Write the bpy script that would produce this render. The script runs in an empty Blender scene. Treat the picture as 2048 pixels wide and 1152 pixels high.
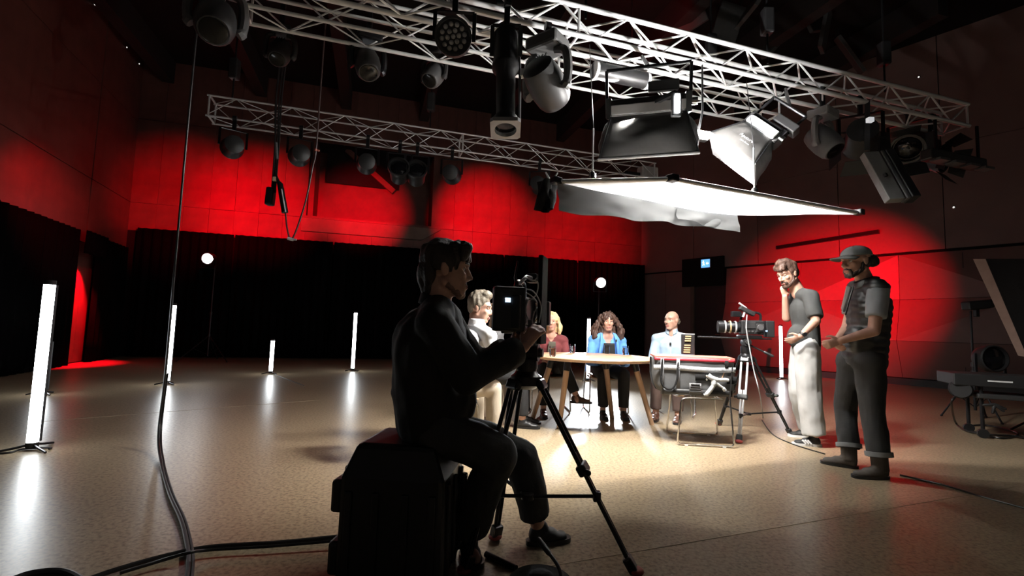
import bpy, bmesh, math, random
from math import sin, cos, pi, radians as R
from mathutils import Vector as V, Matrix, noise, Quaternion
random.seed(7)
SC = bpy.context.scene
COL = SC.collection

# ------------------------------------------------------------------ camera
FPX, HC = 940.0, 1.06
PITCH, ROLL = math.atan(77 / FPX), R(1.72)
CAM = V((0, 0, HC))
_f = V((0, cos(PITCH), sin(PITCH))); _r0 = V((1, 0, 0)); _u0 = V((0, -sin(PITCH), cos(PITCH)))
_r = _r0 * cos(ROLL) + _u0 * sin(ROLL); _u = _u0 * cos(ROLL) - _r0 * sin(ROLL)
cd = bpy.data.cameras.new('camera'); cam = bpy.data.objects.new('camera', cd); COL.objects.link(cam)
cd.sensor_width = 36; cd.lens = FPX / 2048 * 36; cd.clip_start = .05; cd.clip_end = 200
cam.matrix_world = Matrix(((_r.x, _u.x, -_f.x, 0), (_r.y, _u.y, -_f.y, 0), (_r.z, _u.z, -_f.z, HC), (0, 0, 0, 1)))
SC.camera = cam

def ray(x, y):
    return (_f + _r * ((x - 1024) / FPX) + _u * ((576 - y) / FPX))
def at(x, y, Y):                       # the point seen at pixel (x, y) at room depth Y
    d = ray(x, y); return CAM + d * (Y / d.y)
def lev(x, y, z=0.0):                  # the point seen at pixel (x, y) at height z
    d = ray(x, y); return CAM + d * ((z - HC) / d.z)
def onwall(x, y, P, n):                # the point seen at pixel (x, y) on the plane through P
    d = ray(x, y); return CAM + d * ((P - CAM).dot(n) / d.dot(n))

# ------------------------------------------------------------------ world, exposure, main lights
SC.view_settings.view_transform = 'Standard'; SC.view_settings.look = 'None'
SC.view_settings.gamma = 1; SC.view_settings.exposure = 0.0
SC.view_settings.use_curve_mapping = False
w = bpy.data.worlds.new('world'); SC.world = w; w.use_nodes = True
w.node_tree.nodes['Background'].inputs[0].default_value = (1, .93, .88, 1)
w.node_tree.nodes['Background'].inputs[1].default_value = 0.03

def aim(o, tgt):
    d = V(tgt) - o.location
    o.rotation_euler = d.to_track_quat('-Z', 'Y').to_euler()
def spot(name, loc, tgt, power, col, angle, blend=.5, size=.05):
    l = bpy.data.lights.new(name, 'SPOT'); l.energy = power; l.color = col; l.spot_size = R(angle); l.spot_blend = blend; l.shadow_soft_size = size
    o = bpy.data.objects.new(name, l); COL.objects.link(o); o.location = loc; aim(o, tgt); return o
def area(name, loc, tgt, power, sx, sy, col=(1, 1, 1)):
    l = bpy.data.lights.new(name, 'AREA'); l.energy = power; l.color = col; l.shape = 'RECTANGLE'; l.size = sx; l.size_y = sy
    o = bpy.data.objects.new(name, l); COL.objects.link(o); o.location = loc; aim(o, tgt); return o

# room corners, read off the ceiling-side edge of the curtain line (height 3.33 m)
ZC = 3.33
CL = lev(255, 456, ZC); CL.z = 0
CR = lev(1283, 532, ZC); CR.z = 0
BT = (CR - CL).normalized(); BN = V((BT.y, -BT.x, 0))          # back wall: along, into the room
BL = (CR - CL).length
RF = lev(1880, 776, 0); RT = (RF - CR).normalized(); RN = V((-abs(RT.y), -RT.x, 0))
if RN.x > 0: RN = -RN
zs = onwall(260, 404, CL, BN).z
LF = lev(87, 300, zs); LF.z = 0
LT = (LF - CL).normalized(); LN = V((LT.y, -LT.x, 0))
if LN.x < 0: LN = -LN
ZTOP = 8.0
RED = (1, .0, .012)
def redspot(src, px, P, n, power, angle, blend=.6):
    spot('red_spot_beam', src, onwall(px[0], px[1], P, n), power, RED, angle, blend, .06)

# trusses: direction along the back wall, chords at height ZB
TD = V((.955, .297, 0)).normalized(); TN = V((-TD.y, TD.x, 0))
A0 = at(1500, 150, 4.86); ZB = A0.z
B0 = lev(800, 73, ZB); C0 = lev(800, 285, ZB)
def truss_at(P0, x):                    # point of a truss line seen in pixel column x (height ZB)
    d = ray(x, 300); k = d.x / d.y
    s = (k * P0.y - P0.x) / (TD.x - k * TD.y)
    return P0 + TD * s

TC = [truss_at(C0, x) for x in (465, 735, 905, 1080)]
LAMPS = []                              # (pivot, target) of the fixtures that throw the red pools
def red_lamp(c, px, P, n, power, angle, blend, sc=1.0):
    tg = onwall(px[0], px[1], P, n); d = (tg - c).normalized()
    spot('red_spot_beam', c + d * .32 * sc, tg, power, RED, angle, blend, .05); LAMPS.append((c, d))
for q, px, pw, an in ((TC[0], (385, 420), 5000, 33), (TC[1], (725, 422), 8000, 25), (TC[2], (965, 440), 10000, 29), (TC[3], (1155, 485), 7000, 32), (truss_at(C0, 600), (525, 420), 8500, 31)):
    red_lamp(q + V((0, 0, -.40)), px, CL, BN, pw, an, 1.0)
redspot(lev(330, 215, 4.1), (80, 425), CL, LN, 1100, 38, 1.0)
red_lamp(at(1722, 280, 5.5), (1668, 600), CR, RN, 6000, 40, .9, 1.3)
spot('red_ceiling_beam', at(1300, 150, 8.0) + V((0, 0, .6)), at(1290, 30, 9.5), 90, RED, 70, .6)

# silk overhead and the two soft boxes that light it
ZS = 2.12
SK = [lev(1112, 367, ZS), lev(1345, 362, ZS), lev(1718, 429, ZS), lev(1463, 428, ZS)]
SKC = (SK[0] + SK[1] + SK[2] + SK[3]) / 4
S1 = at(1295, 312, 3.88); S1X = V((cos(R(-16)), sin(R(-16)), 0)); S1D = V((-.06, .38, -.93)); S1D = (S1D - S1X * S1D.dot(S1X)).normalized()
area('soft_box_lamp', S1 - S1D * .20, S1 - S1D * .20 + V((0, -.28, -1)), 310, .5, .3, (1, .96, .90))
S2L, S2T, S2B = at(1420, 265, 4.42), at(1510, 330, 4.18), at(1510, 369, 4.55)
S2 = (S2L + S2B) / 2; S2X = (S2T - S2L).normalized(); S2D = S2X.cross(S2B - S2T).normalized()
if S2D.z > 0: S2D = -S2D
area('soft_box_lamp', S2 - S2D * .2, S2 - S2D * .2 + V((.05, -.3, -1)), 800, .34, .22, (1, .97, .93))

# ------------------------------------------------------------------ materials
MATS = {}
def mat(name, col, rough=.6, metal=0, var=.12, scale=8, bump=0, bscale=60, spec=.5, col2=None):
    if name in MATS: return MATS[name]
    m = bpy.data.materials.new(name); m.use_nodes = True; nt = m.node_tree; b = nt.nodes['Principled BSDF']
    b.inputs['Roughness'].default_value = rough; b.inputs['Metallic'].default_value = metal
    b.inputs['Specular IOR Level'].default_value = spec
    tc = nt.nodes.new('ShaderNodeTexCoord')
    n = nt.nodes.new('ShaderNodeTexNoise'); n.inputs['Scale'].default_value = scale; n.inputs['Detail'].default_value = 4
    nt.links.new(tc.outputs['Object'], n.inputs['Vector'])
    r = nt.nodes.new('ShaderNodeValToRGB')
    a = [max(0, c * (1 - var)) for c in col]; z = [min(1, c * (1 + var)) for c in (col2 or col)]
    r.color_ramp.elements[0].color = (*a, 1); r.color_ramp.elements[1].color = (*z, 1)
    r.color_ramp.elements[0].position = .3; r.color_ramp.elements[1].position = .7
    nt.links.new(n.outputs['Fac'], r.inputs['Fac']); nt.links.new(r.outputs['Color'], b.inputs['Base Color'])
    if bump:
        n2 = nt.nodes.new('ShaderNodeTexNoise'); n2.inputs['Scale'].default_value = bscale; n2.inputs['Detail'].default_value = 3
        nt.links.new(tc.outputs['Object'], n2.inputs['Vector'])
        bp = nt.nodes.new('ShaderNodeBump'); bp.inputs['Strength'].default_value = bump; bp.inputs['Distance'].default_value = .01
        nt.links.new(n2.outputs['Fac'], bp.inputs['Height']); nt.links.new(bp.outputs['Normal'], b.inputs['Normal'])
    MATS[name] = m; return m
def emit(name, col, s):
    if name in MATS: return MATS[name]
    m = bpy.data.materials.new(name); m.use_nodes = True; nt = m.node_tree; b = nt.nodes['Principled BSDF']
    b.inputs['Base Color'].default_value = (*col, 1); b.inputs['Emission Color'].default_value = (*col, 1); b.inputs['Emission Strength'].default_value = s
    MATS[name] = m; return m
def cloth_trans(name, col, t=.6):
    m = bpy.data.materials.new(name); m.use_nodes = True; nt = m.node_tree
    nt.nodes.remove(nt.nodes['Principled BSDF']); out = nt.nodes['Material Output']
    d = nt.nodes.new('ShaderNodeBsdfDiffuse'); tr = nt.nodes.new('ShaderNodeBsdfTranslucent'); mx = nt.nodes.new('ShaderNodeMixShader')
    d.inputs[0].default_value = (*col, 1); tr.inputs[0].default_value = (*col, 1); mx.inputs[0].default_value = t
    nt.links.new(d.outputs[0], mx.inputs[1]); nt.links.new(tr.outputs[0], mx.inputs[2]); nt.links.new(mx.outputs[0], out.inputs[0])
    MATS[name] = m; return m
def glass(name):
    m = bpy.data.materials.new(name); m.use_nodes = True; b = m.node_tree.nodes['Principled BSDF']
    b.inputs['Transmission Weight'].default_value = 1; b.inputs['Roughness'].default_value = .02; b.inputs['IOR'].default_value = 1.3
    MATS[name] = m; return m

def floor_mat():
    m = bpy.data.materials.new('speckled_vinyl'); m.use_nodes = True; nt = m.node_tree; b = nt.nodes['Principled BSDF']
    tc = nt.nodes.new('ShaderNodeTexCoord')
    def nz(s, det): 
        n = nt.nodes.new('ShaderNodeTexNoise'); n.inputs['Scale'].default_value = s; n.inputs['Detail'].default_value = det
        nt.links.new(tc.outputs['Object'], n.inputs['Vector']); return n
    n1 = nz(48, 3); n2 = nz(.7, 4); n3 = nz(62, 2)
    r1 = nt.nodes.new('ShaderNodeValToRGB'); e = r1.color_ramp.elements
    e[0].position = .36; e[0].color = (.17, .128, .08, 1); e[1].position = .6; e[1].color = (.34, .265, .17, 1)
    x = r1.color_ramp.elements.new(.47); x.color = (.27, .21, .135, 1)
    nt.links.new(n1.outputs['Fac'], r1.inputs['Fac'])
    r3 = nt.nodes.new('ShaderNodeValToRGB'); r3.color_ramp.elements[0].position = .62; r3.color_ramp.elements[1].position = .7
    nt.links.new(n3.outputs['Fac'], r3.inputs['Fac'])
    mx = nt.nodes.new('ShaderNodeMix'); mx.data_type = 'RGBA'; mx.inputs[7].default_value = (.42, .34, .23, 1)
    nt.links.new(r3.outputs['Color'], mx.inputs[0]); nt.links.new(r1.outputs['Color'], mx.inputs[6])
    r2 = nt.nodes.new('ShaderNodeMapRange'); r2.inputs['To Min'].default_value = .27; r2.inputs['To Max'].default_value = .38
    nt.links.new(n2.outputs['Fac'], r2.inputs['Value'])
    nt.links.new(mx.outputs[2], b.inputs['Base Color']); nt.links.new(r2.outputs['Result'], b.inputs['Roughness'])
    bp = nt.nodes.new('ShaderNodeBump'); bp.inputs['Strength'].default_value = .05; bp.inputs['Distance'].default_value = .004
    nt.links.new(n1.outputs['Fac'], bp.inputs['Height']); nt.links.new(bp.outputs['Normal'], b.inputs['Normal'])
    return m

BLK = mat('black_plastic', (.012, .012, .013), .45, bump=.05)
BLKM = mat('black_metal', (.02, .02, .022), .32, .6)
BLKF = mat('black_fabric', (.007, .0068, .007), .9, spec=.2, bump=.25, bscale=40)
DRAPE = mat('black_drape', (.0025, .0024, .0025), 1, spec=.0, bump=.2, bscale=30)
ALU = mat('aluminium_tube', (.76, .77, .78), .33, .25, var=.06)
CHROME = mat('chrome', (.75, .74, .72), .18, 1, var=.04)
GREYM = mat('grey_housing', (.08, .08, .083), .5)
DGREY = mat('dark_grey_housing', (.022, .022, .023), .5)
WOODW = mat('wall_timber', (.115, .045, .035), .55, var=.2, scale=3, bump=.1, bscale=25)
WOODP = mat('painted_panel', (.20, .125, .11), .5, var=.06, scale=2, bump=.05, bscale=30)
TABLEW = mat('birch_veneer', (.47, .30, .185), .4, var=.1, scale=5)
PLY = mat('bent_ply', (.52, .32, .19), .4, var=.12, scale=6)
WHITE = mat('white_paint', (.75, .75, .74), .5)
SKIN = mat('skin', (.50, .28, .205), .5, var=.07, scale=14, bump=.04, bscale=200)
SKIN2 = mat('skin_pale', (.54, .31, .23), .5, var=.07, scale=14, bump=.04, bscale=200)
EYEW = mat('eye_white', (.7, .68, .66), .25, var=.02)
IRIS = mat('iris', (.05, .035, .025), .2, var=.02)
LIP = mat('lip', (.40, .15, .13), .45)
LENS = mat('lens_glass', (.004, .004, .005), .12, 0, spec=.35)
TUBE_E = emit('tube_light', (.92, .97, 1), 18.0)
LAMP_E = emit('lamp_face', (1, .98, .95), 60)

# ------------------------------------------------------------------ mesh collector
class G:
    def __init__(s): s.v = []; s.f = []
    def add(s, vs, fs):
        k = len(s.v); s.v += [V(p) for p in vs]; s.f += [[i + k for i in f] for f in fs]; return s
    def box(s, c, d, rot=None):
        x, y, z = d[0] / 2, d[1] / 2, d[2] / 2; c = V(c)
        vs = [V((a * x, b * y, e * z)) for e in (-1, 1) for b in (-1, 1) for a in (-1, 1)]
        if rot is not None: vs = [rot @ p for p in vs]
        return s.add([p + c for p in vs], [(0, 2, 3, 1), (4, 5, 7, 6), (0, 1, 5, 4), (2, 6, 7, 3), (0, 4, 6, 2), (1, 3, 7, 5)])
    def hexa(s, b4, t4):               # eight corners: bottom ring, top ring
        return s.add(list(b4) + list(t4), [(3, 2, 1, 0), (4, 5, 6, 7), (0, 1, 5, 4), (1, 2, 6, 5), (2, 3, 7, 6), (3, 0, 4, 7)])
    def slab(s, quad, off):            # a quad given thickness along off
        q = [V(p) for p in quad]; o = V(off); return s.hexa(q, [p + o for p in q])
    def bar(s, p0, p1, w, h=None, up=V((0, 0, 1))):
        p0, p1 = V(p0), V(p1); h = h or w; d = (p1 - p0).normalized()
        a = d.cross(up); a = a.normalized() if a.length > 1e-4 else V((1, 0, 0)); b = a.cross(d).normalized()
        q = [-a * w / 2 - b * h / 2, a * w / 2 - b * h / 2, a * w / 2 + b * h / 2, -a * w / 2 + b * h / 2]
        return s.hexa([p0 + k for k in q], [p1 + k for k in q])
    def tube(s, pts, r, n=8, closed=False):
        pts = [V(p) for p in pts]; m = len(pts); rr = r if isinstance(r, (list, tuple)) else [r] * m
        t0 = (pts[1] - pts[0]).normalized(); a = t0.orthogonal().normalized(); vs = []; fs = []
        for i, p in enumerate(pts):
            t = (pts[min(i + 1, m - 1)] - pts[max(i - 1, 0)])
            if closed: t = pts[(i + 1) % m] - pts[i - 1]
            t = t.normalized() if t.length > 1e-9 else t0
            a = (a - t * a.dot(t)); a = a.normalized() if a.length > 1e-6 else t.orthogonal().normalized(); b = t.cross(a)
            vs += [p + (a * cos(2 * pi * k / n) + b * sin(2 * pi * k / n)) * rr[i] for k in range(n)]
        L = m if closed else m - 1
        for i in range(L):
            j = (i + 1) % m
            fs += [(i * n + k, i * n + (k + 1) % n, j * n + (k + 1) % n, j * n + k) for k in range(n)]
        if not closed: fs += [tuple(range(n - 1, -1, -1)), tuple((m - 1) * n + k for k in range(n))]
        return s.add(vs, fs)
    def lathe(s, prof, base=(0, 0, 0), axis=(0, 0, 1), n=20):    # profile of (radius, height)
        ax = V(axis).normalized(); a = ax.orthogonal().normalized(); b = ax.cross(a); base = V(base); vs = []; fs = []
        for r, h in prof:
            vs += [base + ax * h + (a * cos(2 * pi * k / n) + b * sin(2 * pi * k / n)) * max(r, 1e-4) for k in range(n)]
        for i in range(len(prof) - 1):
            fs += [(i * n + k, i * n + (k + 1) % n, (i + 1) * n + (k + 1) % n, (i + 1) * n + k) for k in range(n)]
        fs += [tuple(range(n - 1, -1, -1)), tuple((len(prof) - 1) * n + k for k in range(n))]
        return s.add(vs, fs)
    def caps(s, p0, p1, r0, r1, side=None, flat=1.0, n=14, flatends=False):   # tapered capsule, oval section if flat != 1
        p0, p1 = V(p0), V(p1); w_ = p1 - p0; L = w_.length; w_ = w_ / L if L > 1e-6 else V((0, 0, 1))
        a = V(side) if side is not None else w_.orthogonal()
        a = a - w_ * a.dot(w_); a = a.normalized() if a.length > 1e-5 else w_.orthogonal().normalized(); b = w_.cross(a)
        rows = []
        if flatends: rows = [(p0, 1, r0), (p1, 1, r1)]
        else:
            for k in range(5):
                th = pi / 2 * (1 - k / 4); rows.append((p0 - w_ * r0 * min(1, flat) * sin(th), max(cos(th), .03), r0))
            for k in range(5):
                th = pi / 2 * k / 4; rows.append((p1 + w_ * r1 * min(1, flat) * sin(th), max(cos(th), .03), r1))
        vs = []; fs = []
        for c, q, r in rows:
            vs += [c + a * (r * q * cos(2 * pi * k / n)) + b * (r * q * flat * sin(2 * pi * k / n)) for k in range(n)]
        for i in range(len(rows) - 1):
            fs += [(i * n + k, i * n + (k + 1) % n, (i + 1) * n + (k + 1) % n, (i + 1) * n + k) for k in range(n)]
        fs += [tuple(range(n - 1, -1, -1)), tuple((len(rows) - 1) * n + k for k in range(n))]
        return s.add(vs, fs)
    def ell(s, c, r, M=None, n=16, m=10):
        c = V(c); vs = []; fs = []
        for i in range(m + 1):
            th = pi * i / m; q = max(sin(th), .02)
            for k in range(n):
                p = V((r[0] * q * cos(2 * pi * k / n), r[1] * q * sin(2 * pi * k / n), -r[2] * cos(th)))
                vs.append(c + (M @ p if M is not None else p))
        for i in range(m):
            fs += [(i * n + k, i * n + (k + 1) % n, (i + 1) * n + (k + 1) % n, (i + 1) * n + k) for k in range(n)]
        fs += [tuple(range(n - 1, -1, -1)), tuple(m * n + k for k in range(n))]
        return s.add(vs, fs)
    def grid(s, fn, nu, nv):
        vs = [fn(i / nu, j / nv) for i in range(nu + 1) for j in range(nv + 1)]
        fs = [(i * (nv + 1) + j, (i + 1) * (nv + 1) + j, (i + 1) * (nv + 1) + j + 1, i * (nv + 1) + j + 1) for i in range(nu) for j in range(nv)]
        return s.add(vs, fs)
    def xf(s, M): s.v = [M @ p for p in s.v]; return s
    def mesh(s, name, off=None, smooth=False, fix=True):
        me = bpy.data.meshes.new(name); o = off or V((0, 0, 0))
        me.from_pydata([tuple(p - o) for p in s.v], [], s.f)
        if fix:
            bm = bmesh.new(); bm.from_mesh(me); bmesh.ops.recalc_face_normals(bm, faces=bm.faces)
            if smooth:
                for f in bm.faces: f.smooth = True
                for e in bm.edges:
                    if len(e.link_faces) == 2 and e.calc_face_angle(0) > .75: e.smooth = False
            bm.to_mesh(me); bm.free()
        me.update(); return me
    def build(s, name, m, parent=None, smooth=False, bevel=0, off=None, kind=None, label=None, fix=True):
        if off is None:
            off = V((0, 0, 0)); p = parent
            while p is not None: off += p.location; p = p.parent
        me = s.mesh(name, off, smooth, fix); me.materials.append(m)
        o = bpy.data.objects.new(name, me); COL.objects.link(o); o.parent = parent
        if bevel:
            b = o.modifiers.new('bevel', 'BEVEL'); b.width = bevel; b.segments = 2; b.limit_method = 'ANGLE'
        if kind: o['kind'] = kind
        if label: o['label'] = label
        return o

def tag(o, label, cat, group=None, kind=None):
    o['label'] = label; o['category'] = cat
    if group: o['group'] = group
    if kind: o['kind'] = kind
    return o
def thing(name, label, cat, loc=(0, 0, 0), group=None):
    o = bpy.data.objects.new(name, None); COL.objects.link(o); o.location = V(loc); o.empty_display_size = .1
    return tag(o, label, cat, group)
def copy_tree(o, parent=None):
    c = o.copy(); COL.objects.link(c); c.parent = parent
    for ch in list(o.children): copy_tree(ch, c)
    return c
def place(o, loc, rz=0): o.location = V(loc); o.rotation_euler = (0, 0, rz); return o
def inst(name, me, parent, M, label=None):      # a piece that shares mesh data
    o = bpy.data.objects.new(name, me); COL.objects.link(o); o.parent = parent; o.matrix_basis = M
    if label: o['label'] = label
    return o
def text(name, body, size, m, parent, loc, rot, extrude=.0006, align='CENTER'):
    cu = bpy.data.curves.new(name, 'FONT'); cu.body = body; cu.size = size; cu.extrude = extrude; cu.align_x = align; cu.align_y = 'CENTER'
    o = bpy.data.objects.new(name, cu); COL.objects.link(o); bpy.context.view_layer.update()
    me = bpy.data.meshes.new_from_object(o.evaluated_get(bpy.context.evaluated_depsgraph_get())); bpy.data.objects.remove(o)
    me.materials.clear(); me.materials.append(m)
    q = bpy.data.objects.new(name, me); COL.objects.link(q); q.parent = parent
    off = V((0, 0, 0)); p = parent
    while p is not None: off += p.location; p = p.parent
    q.matrix_basis = Matrix.Translation(V(loc) - off) @ rot.to_4x4(); return q
def frame3(x, y, z): return Matrix((x, y, z)).transposed()
def spline(pts, n=10):
    pts = [V(p) for p in pts]; out = []
    for i in range(len(pts) - 1):
        p0 = pts[max(i - 1, 0)]; p1 = pts[i]; p2 = pts[i + 1]; p3 = pts[min(i + 2, len(pts) - 1)]
        for k in range(n):
            t = k / n
            out.append(.5 * ((2 * p1) + (p2 - p0) * t + (2 * p0 - 5 * p1 + 4 * p2 - p3) * t * t + (3 * p1 - p0 - 3 * p2 + p3) * t ** 3))
    return out + [pts[-1]]
# ------------------------------------------------------------------ room shell
FLM = floor_mat()
fl = G().box((0, 9, -.1), (40, 28, .2)).build('floor', FLM, kind='structure')
SEAM = mat('seam_weld', (.36, .29, .2), .4)
for (a, b) in (((1095, 1133), (1420, 1078)), ((1420, 1078), (2040, 972)), ((60, 845), (640, 800))):
    p, q = lev(*a), lev(*b)
    G().bar(p + V((0, 0, .0005)), q + V((0, 0, .0005)), .006, .003).build('seam', SEAM, fl)
ce = G().box((0, 9, ZTOP + .1), (40, 28, .2)).build('ceiling', BLKF, kind='structure')
CEILP = mat('ceiling_paint', (.010, .009, .009), .8)
for k in range(8):
    c = CL + BT * (k * 2.3 + .6) + BN * 5.5
    G().bar((c.x - BN.x * 8, c.y - BN.y * 8, ZTOP - .3), (c.x + BN.x * 3, c.y + BN.y * 3, ZTOP - .3), .28, .6).build('beam', CEILP, ce)

def wpt(P, T, N, s, z, off=0): return V((P.x + T.x * s + N.x * off, P.y + T.y * s + N.y * off, z))
def wallbox(g, P, T, N, s0, s1, z0, z1, o0, o1):
    return g.hexa([wpt(P, T, N, s0, z0, o0), wpt(P, T, N, s1, z0, o0), wpt(P, T, N, s1, z0, o1), wpt(P, T, N, s0, z0, o1)],
                  [wpt(P, T, N, s0, z1, o0), wpt(P, T, N, s1, z1, o0), wpt(P, T, N, s1, z1, o1), wpt(P, T, N, s0, z1, o1)])
def sof(x, y, P, T, N): 
    q = onwall(x, y, P, N); return (q - P).dot(T), q.z

# back wall: slab around the control window, vertical timber boards in three rows
RS0, _ = sof(622, 360, CL, BT, BN); RS1, _ = sof(872, 370, CL, BT, BN); RZ1 = 6.3
g = G()
wallbox(g, CL, BT, BN, -.3, RS0, 0, ZTOP, -.35, -.04); wallbox(g, CL, BT, BN, RS1, BL + .3, 0, ZTOP, -.35, -.04)
wallbox(g, CL, BT, BN, RS0, RS1, 0, zs, -.35, -.04); wallbox(g, CL, BT, BN, RS0, RS1, RZ1, ZTOP, -.35, -.04)
wb = g.build('wall_back', BLKF, kind='structure')
bw = .62; nb = int(BL / bw) + 1; bw = BL / nb
bm_cache = {}
def board(P, T, N, s, wd, z0, z1, dep, parent, m):
    key = (round(wd, 2), round(z1 - z0, 2), m.name, parent.name)
    ang = math.atan2(T.y, T.x)
    if key not in bm_cache:
        g = G().hexa([V((0, -.04, 0)), V((wd, -.04, 0)), V((wd, .0, 0)), V((0, .0, 0))], [V((0, -.04, z1 - z0)), V((wd, -.04, z1 - z0)), V((wd, 0, z1 - z0)), V((0, 0, z1 - z0))])
        me = g.mesh('panel'); me.materials.append(m); bm_cache[key] = me
    # local -y or +y faces the room depending on N
    q = wpt(P, T, N, s, z0, dep)
    M = Matrix.Translation(q) @ frame3(V((T.x, T.y, 0)), V((N.x, N.y, 0)), V((0, 0, 1))).to_4x4()
    return inst('panel', bm_cache[key], parent, M)
rnd = random.Random(3)
for k in range(nb):
    s = k * bw
    for (z0, z1) in ((ZC - .05, zs), (zs, RZ1), (RZ1, ZTOP)):
        if z0 == zs and s + bw * .6 > RS0 and s + bw * .4 < RS1: continue
        board(CL, BT, BN, s + .005, bw - .007, z0 + .005, z1 - .005, rnd.choice((0, .006, .012, .018)), wb, WOODW)

# control-room window set into the back wall
wn = thing('window_1', '', '', wpt(CL, BT, BN, (RS0 + RS1) / 2, zs)); del wn['label']; del wn['category']; wn['kind'] = 'structure'
g = G(); wallbox(g, CL, BT, BN, RS0, RS1, zs, RZ1, -1.0, -.9); g.build('back_panel', WOODW, wn)
g = G(); wallbox(g, CL, BT, BN, RS0 - .02, RS0 + .12, zs, RZ1, -1.0, .10); g.build('jamb', WOODW, wn)
g = G(); wallbox(g, CL, BT, BN, RS1 - .10, RS1 + .04, zs, RZ1, -1.0, .10); g.build('jamb', WOODW, wn)
sb0, sz0 = sof(650, 338, CL, BT, BN); sb1, _ = sof(800, 345, CL, BT, BN)
g = G(); wallbox(g, CL, BT, BN, sb0, sb1, 5.25, RZ1, -.5, -.45); g.build('blind', BLKF, wn)
a, _ = sof(694, 262, CL, BT, BN); b, _ = sof(790, 348, CL, BT, BN)
g = G().bar(wpt(CL, BT, BN, a, RZ1, -.38), wpt(CL, BT, BN, b, 5.15, -.38), .16, .1, up=BN); g.build('brace', WOODW, wn)
LEDGE = mat('ledge_brown', (.13, .085, .065), .6, var=.15, scale=4)
g = G(); l0, _ = sof(604, 450, CL, BT, BN); l1, _ = sof(880, 460, CL, BT, BN); l2, _ = sof(842, 490, CL, BT, BN)
q0 = zs - .06; q1 = zs - .42
g.hexa([wpt(CL, BT, BN, l0, q1, -.02), wpt(CL, BT, BN, l2, q1, -.02), wpt(CL, BT, BN, l2, q1, .16), wpt(CL, BT, BN, l0, q1, .16)],
       [wpt(CL, BT, BN, l0, q0, -.02), wpt(CL, BT, BN, l1, q0, -.02), wpt(CL, BT, BN, l1, q0, .24), wpt(CL, BT, BN, l0, q0, .24)])
g.build('sill', LEDGE, wn)
g = G(); wallbox(g, CL, BT, BN, l0, l1, q0, q0 + .06, -.9, .28); g.build('ledge', WOODW, wn)

# left wall: large panels with a joint
LLEN = 13.0
g = G(); wallbox(g, CL, LT, LN, -.3, LLEN, 0, ZTOP, -.3, -.04); wl = g.build('wall_left', BLKF, kind='structure')
for k in range(6):
    for (z0, z1) in ((2.6, zs), (zs, 6.2), (6.2, ZTOP)):
        board(CL, LT, LN, k * 2.16 + .006, 2.145, z0 + .008, z1 - .008, .0 if (k + int(z0)) % 2 else .01, wl, WOODW)
gs0, _ = sof(122, 610, CL, LT, LN); gs1, _ = sof(166, 610, CL, LT, LN); gs0, gs1 = max(gs0, gs1), min(gs0, gs1)
_, gz = sof(150, 508, CL, LT, LN)
for k in range(3):
    ww = (gs0 - gs1 + .5) / 3
    board(CL, LT, LN, gs1 - .25 + k * ww, ww - .004, 0.02, 2.59, .0, wl, WOODW)
spot('red_wall_washer', wpt(CL, LT, LN, (gs0 + gs1) / 2, gz + .05, .42), wpt(CL, LT, LN, (gs0 + gs1) / 2, 1.0, .0), 1300, RED, 66, .6, .03)

# right wall: faceted ply panels below the joint line, flat panels above
RLEN = 14.0
g = G(); wallbox(g, CR, RT, RN, -.3, RLEN, 0, ZTOP, -.3, -.06); wr = g.build('wall_right', BLKF, kind='structure')
Z1 = 3.02
ds1, _ = sof(1452, 640, CR, RT, RN); ds0, _ = sof(1384, 640, CR, RT, RN)
for k, (s0, s1) in enumerate(((0.0, ds0 * .5), (ds0 * .5, ds0 - .02))):
    g = G(); wallbox(g, CR, RT, RN, s0 + .005, s1 - .005, .14, Z1 - .01, -.06, .0); g.build('wall_panel', WOODP, wr)
cols = []; s = ds1 + .03
while s < RLEN - .1: cols.append((s, min(s + 2.05, RLEN))); s += 2.05
rows = [(.16, 1.0), (1.0, 1.95), (1.95, Z1 - .02)]
for i, (s0, s1) in enumerate(cols):
    for j, (z0, z1) in enumerate(rows):
        dd = [.0, .42, .10, .36]; h = lambda a, b: 0 if b in (0, 3) else dd[(a * 7 + b * 5 + a * b) % 4]
        p = [wpt(CR, RT, RN, s0 + .004, z0 + .004, h(i, j)), wpt(CR, RT, RN, s1 - .004, z0 + .004, h(i + 1, j)), wpt(CR, RT, RN, s1 - .004, z1 - .004, h(i + 1, j + 1)), wpt(CR, RT, RN, s0 + .004, z1 - .004, h(i, j + 1))]
        bk = [wpt(CR, RT, RN, s0 + .004, z0 + .004, -.06), wpt(CR, RT, RN, s1 - .004, z0 + .004, -.06), wpt(CR, RT, RN, s1 - .004, z1 - .004, -.06), wpt(CR, RT, RN, s0 + .004, z1 - .004, -.06)]
        ed = [(0, 1, 5, 4), (1, 2, 6, 5), (2, 3, 7, 6), (3, 0, 4, 7)]
        tri = [(0, 1, 2), (0, 2, 3)] if (i + j) % 2 else [(0, 1, 3), (1, 2, 3)]
        G().add(p + bk, tri + ed).build('facet_panel', WOODP, wr)
for i in range(7):
    for (z0, z1) in ((Z1 + .03, 5.4), (5.4, ZTOP)):
        g = G(); wallbox(g, CR, RT, RN, i * 2.0 + .006, i * 2.0 + 1.99, z0 + .006, z1 - .006, -.06, .0 if z0 > 5 else .02); g.build('wall_panel', WOODP, wr)
g = G(); wallbox(g, CR, RT, RN, ds1 + .02, RLEN, 0, .15, -.05, .10); g.build('baseboard_right', BLK, kind='structure')
g = G(); wallbox(g, CR, RT, RN, ds1, RLEN, Z1 - .02, Z1 + .03, -.06, .03); g.build('trim_1', BLKF, kind='structure')
ra, zra = sof(1556, 496, CR, RT, RN); rb, zrb = sof(1760, 464, CR, RT, RN)
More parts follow.
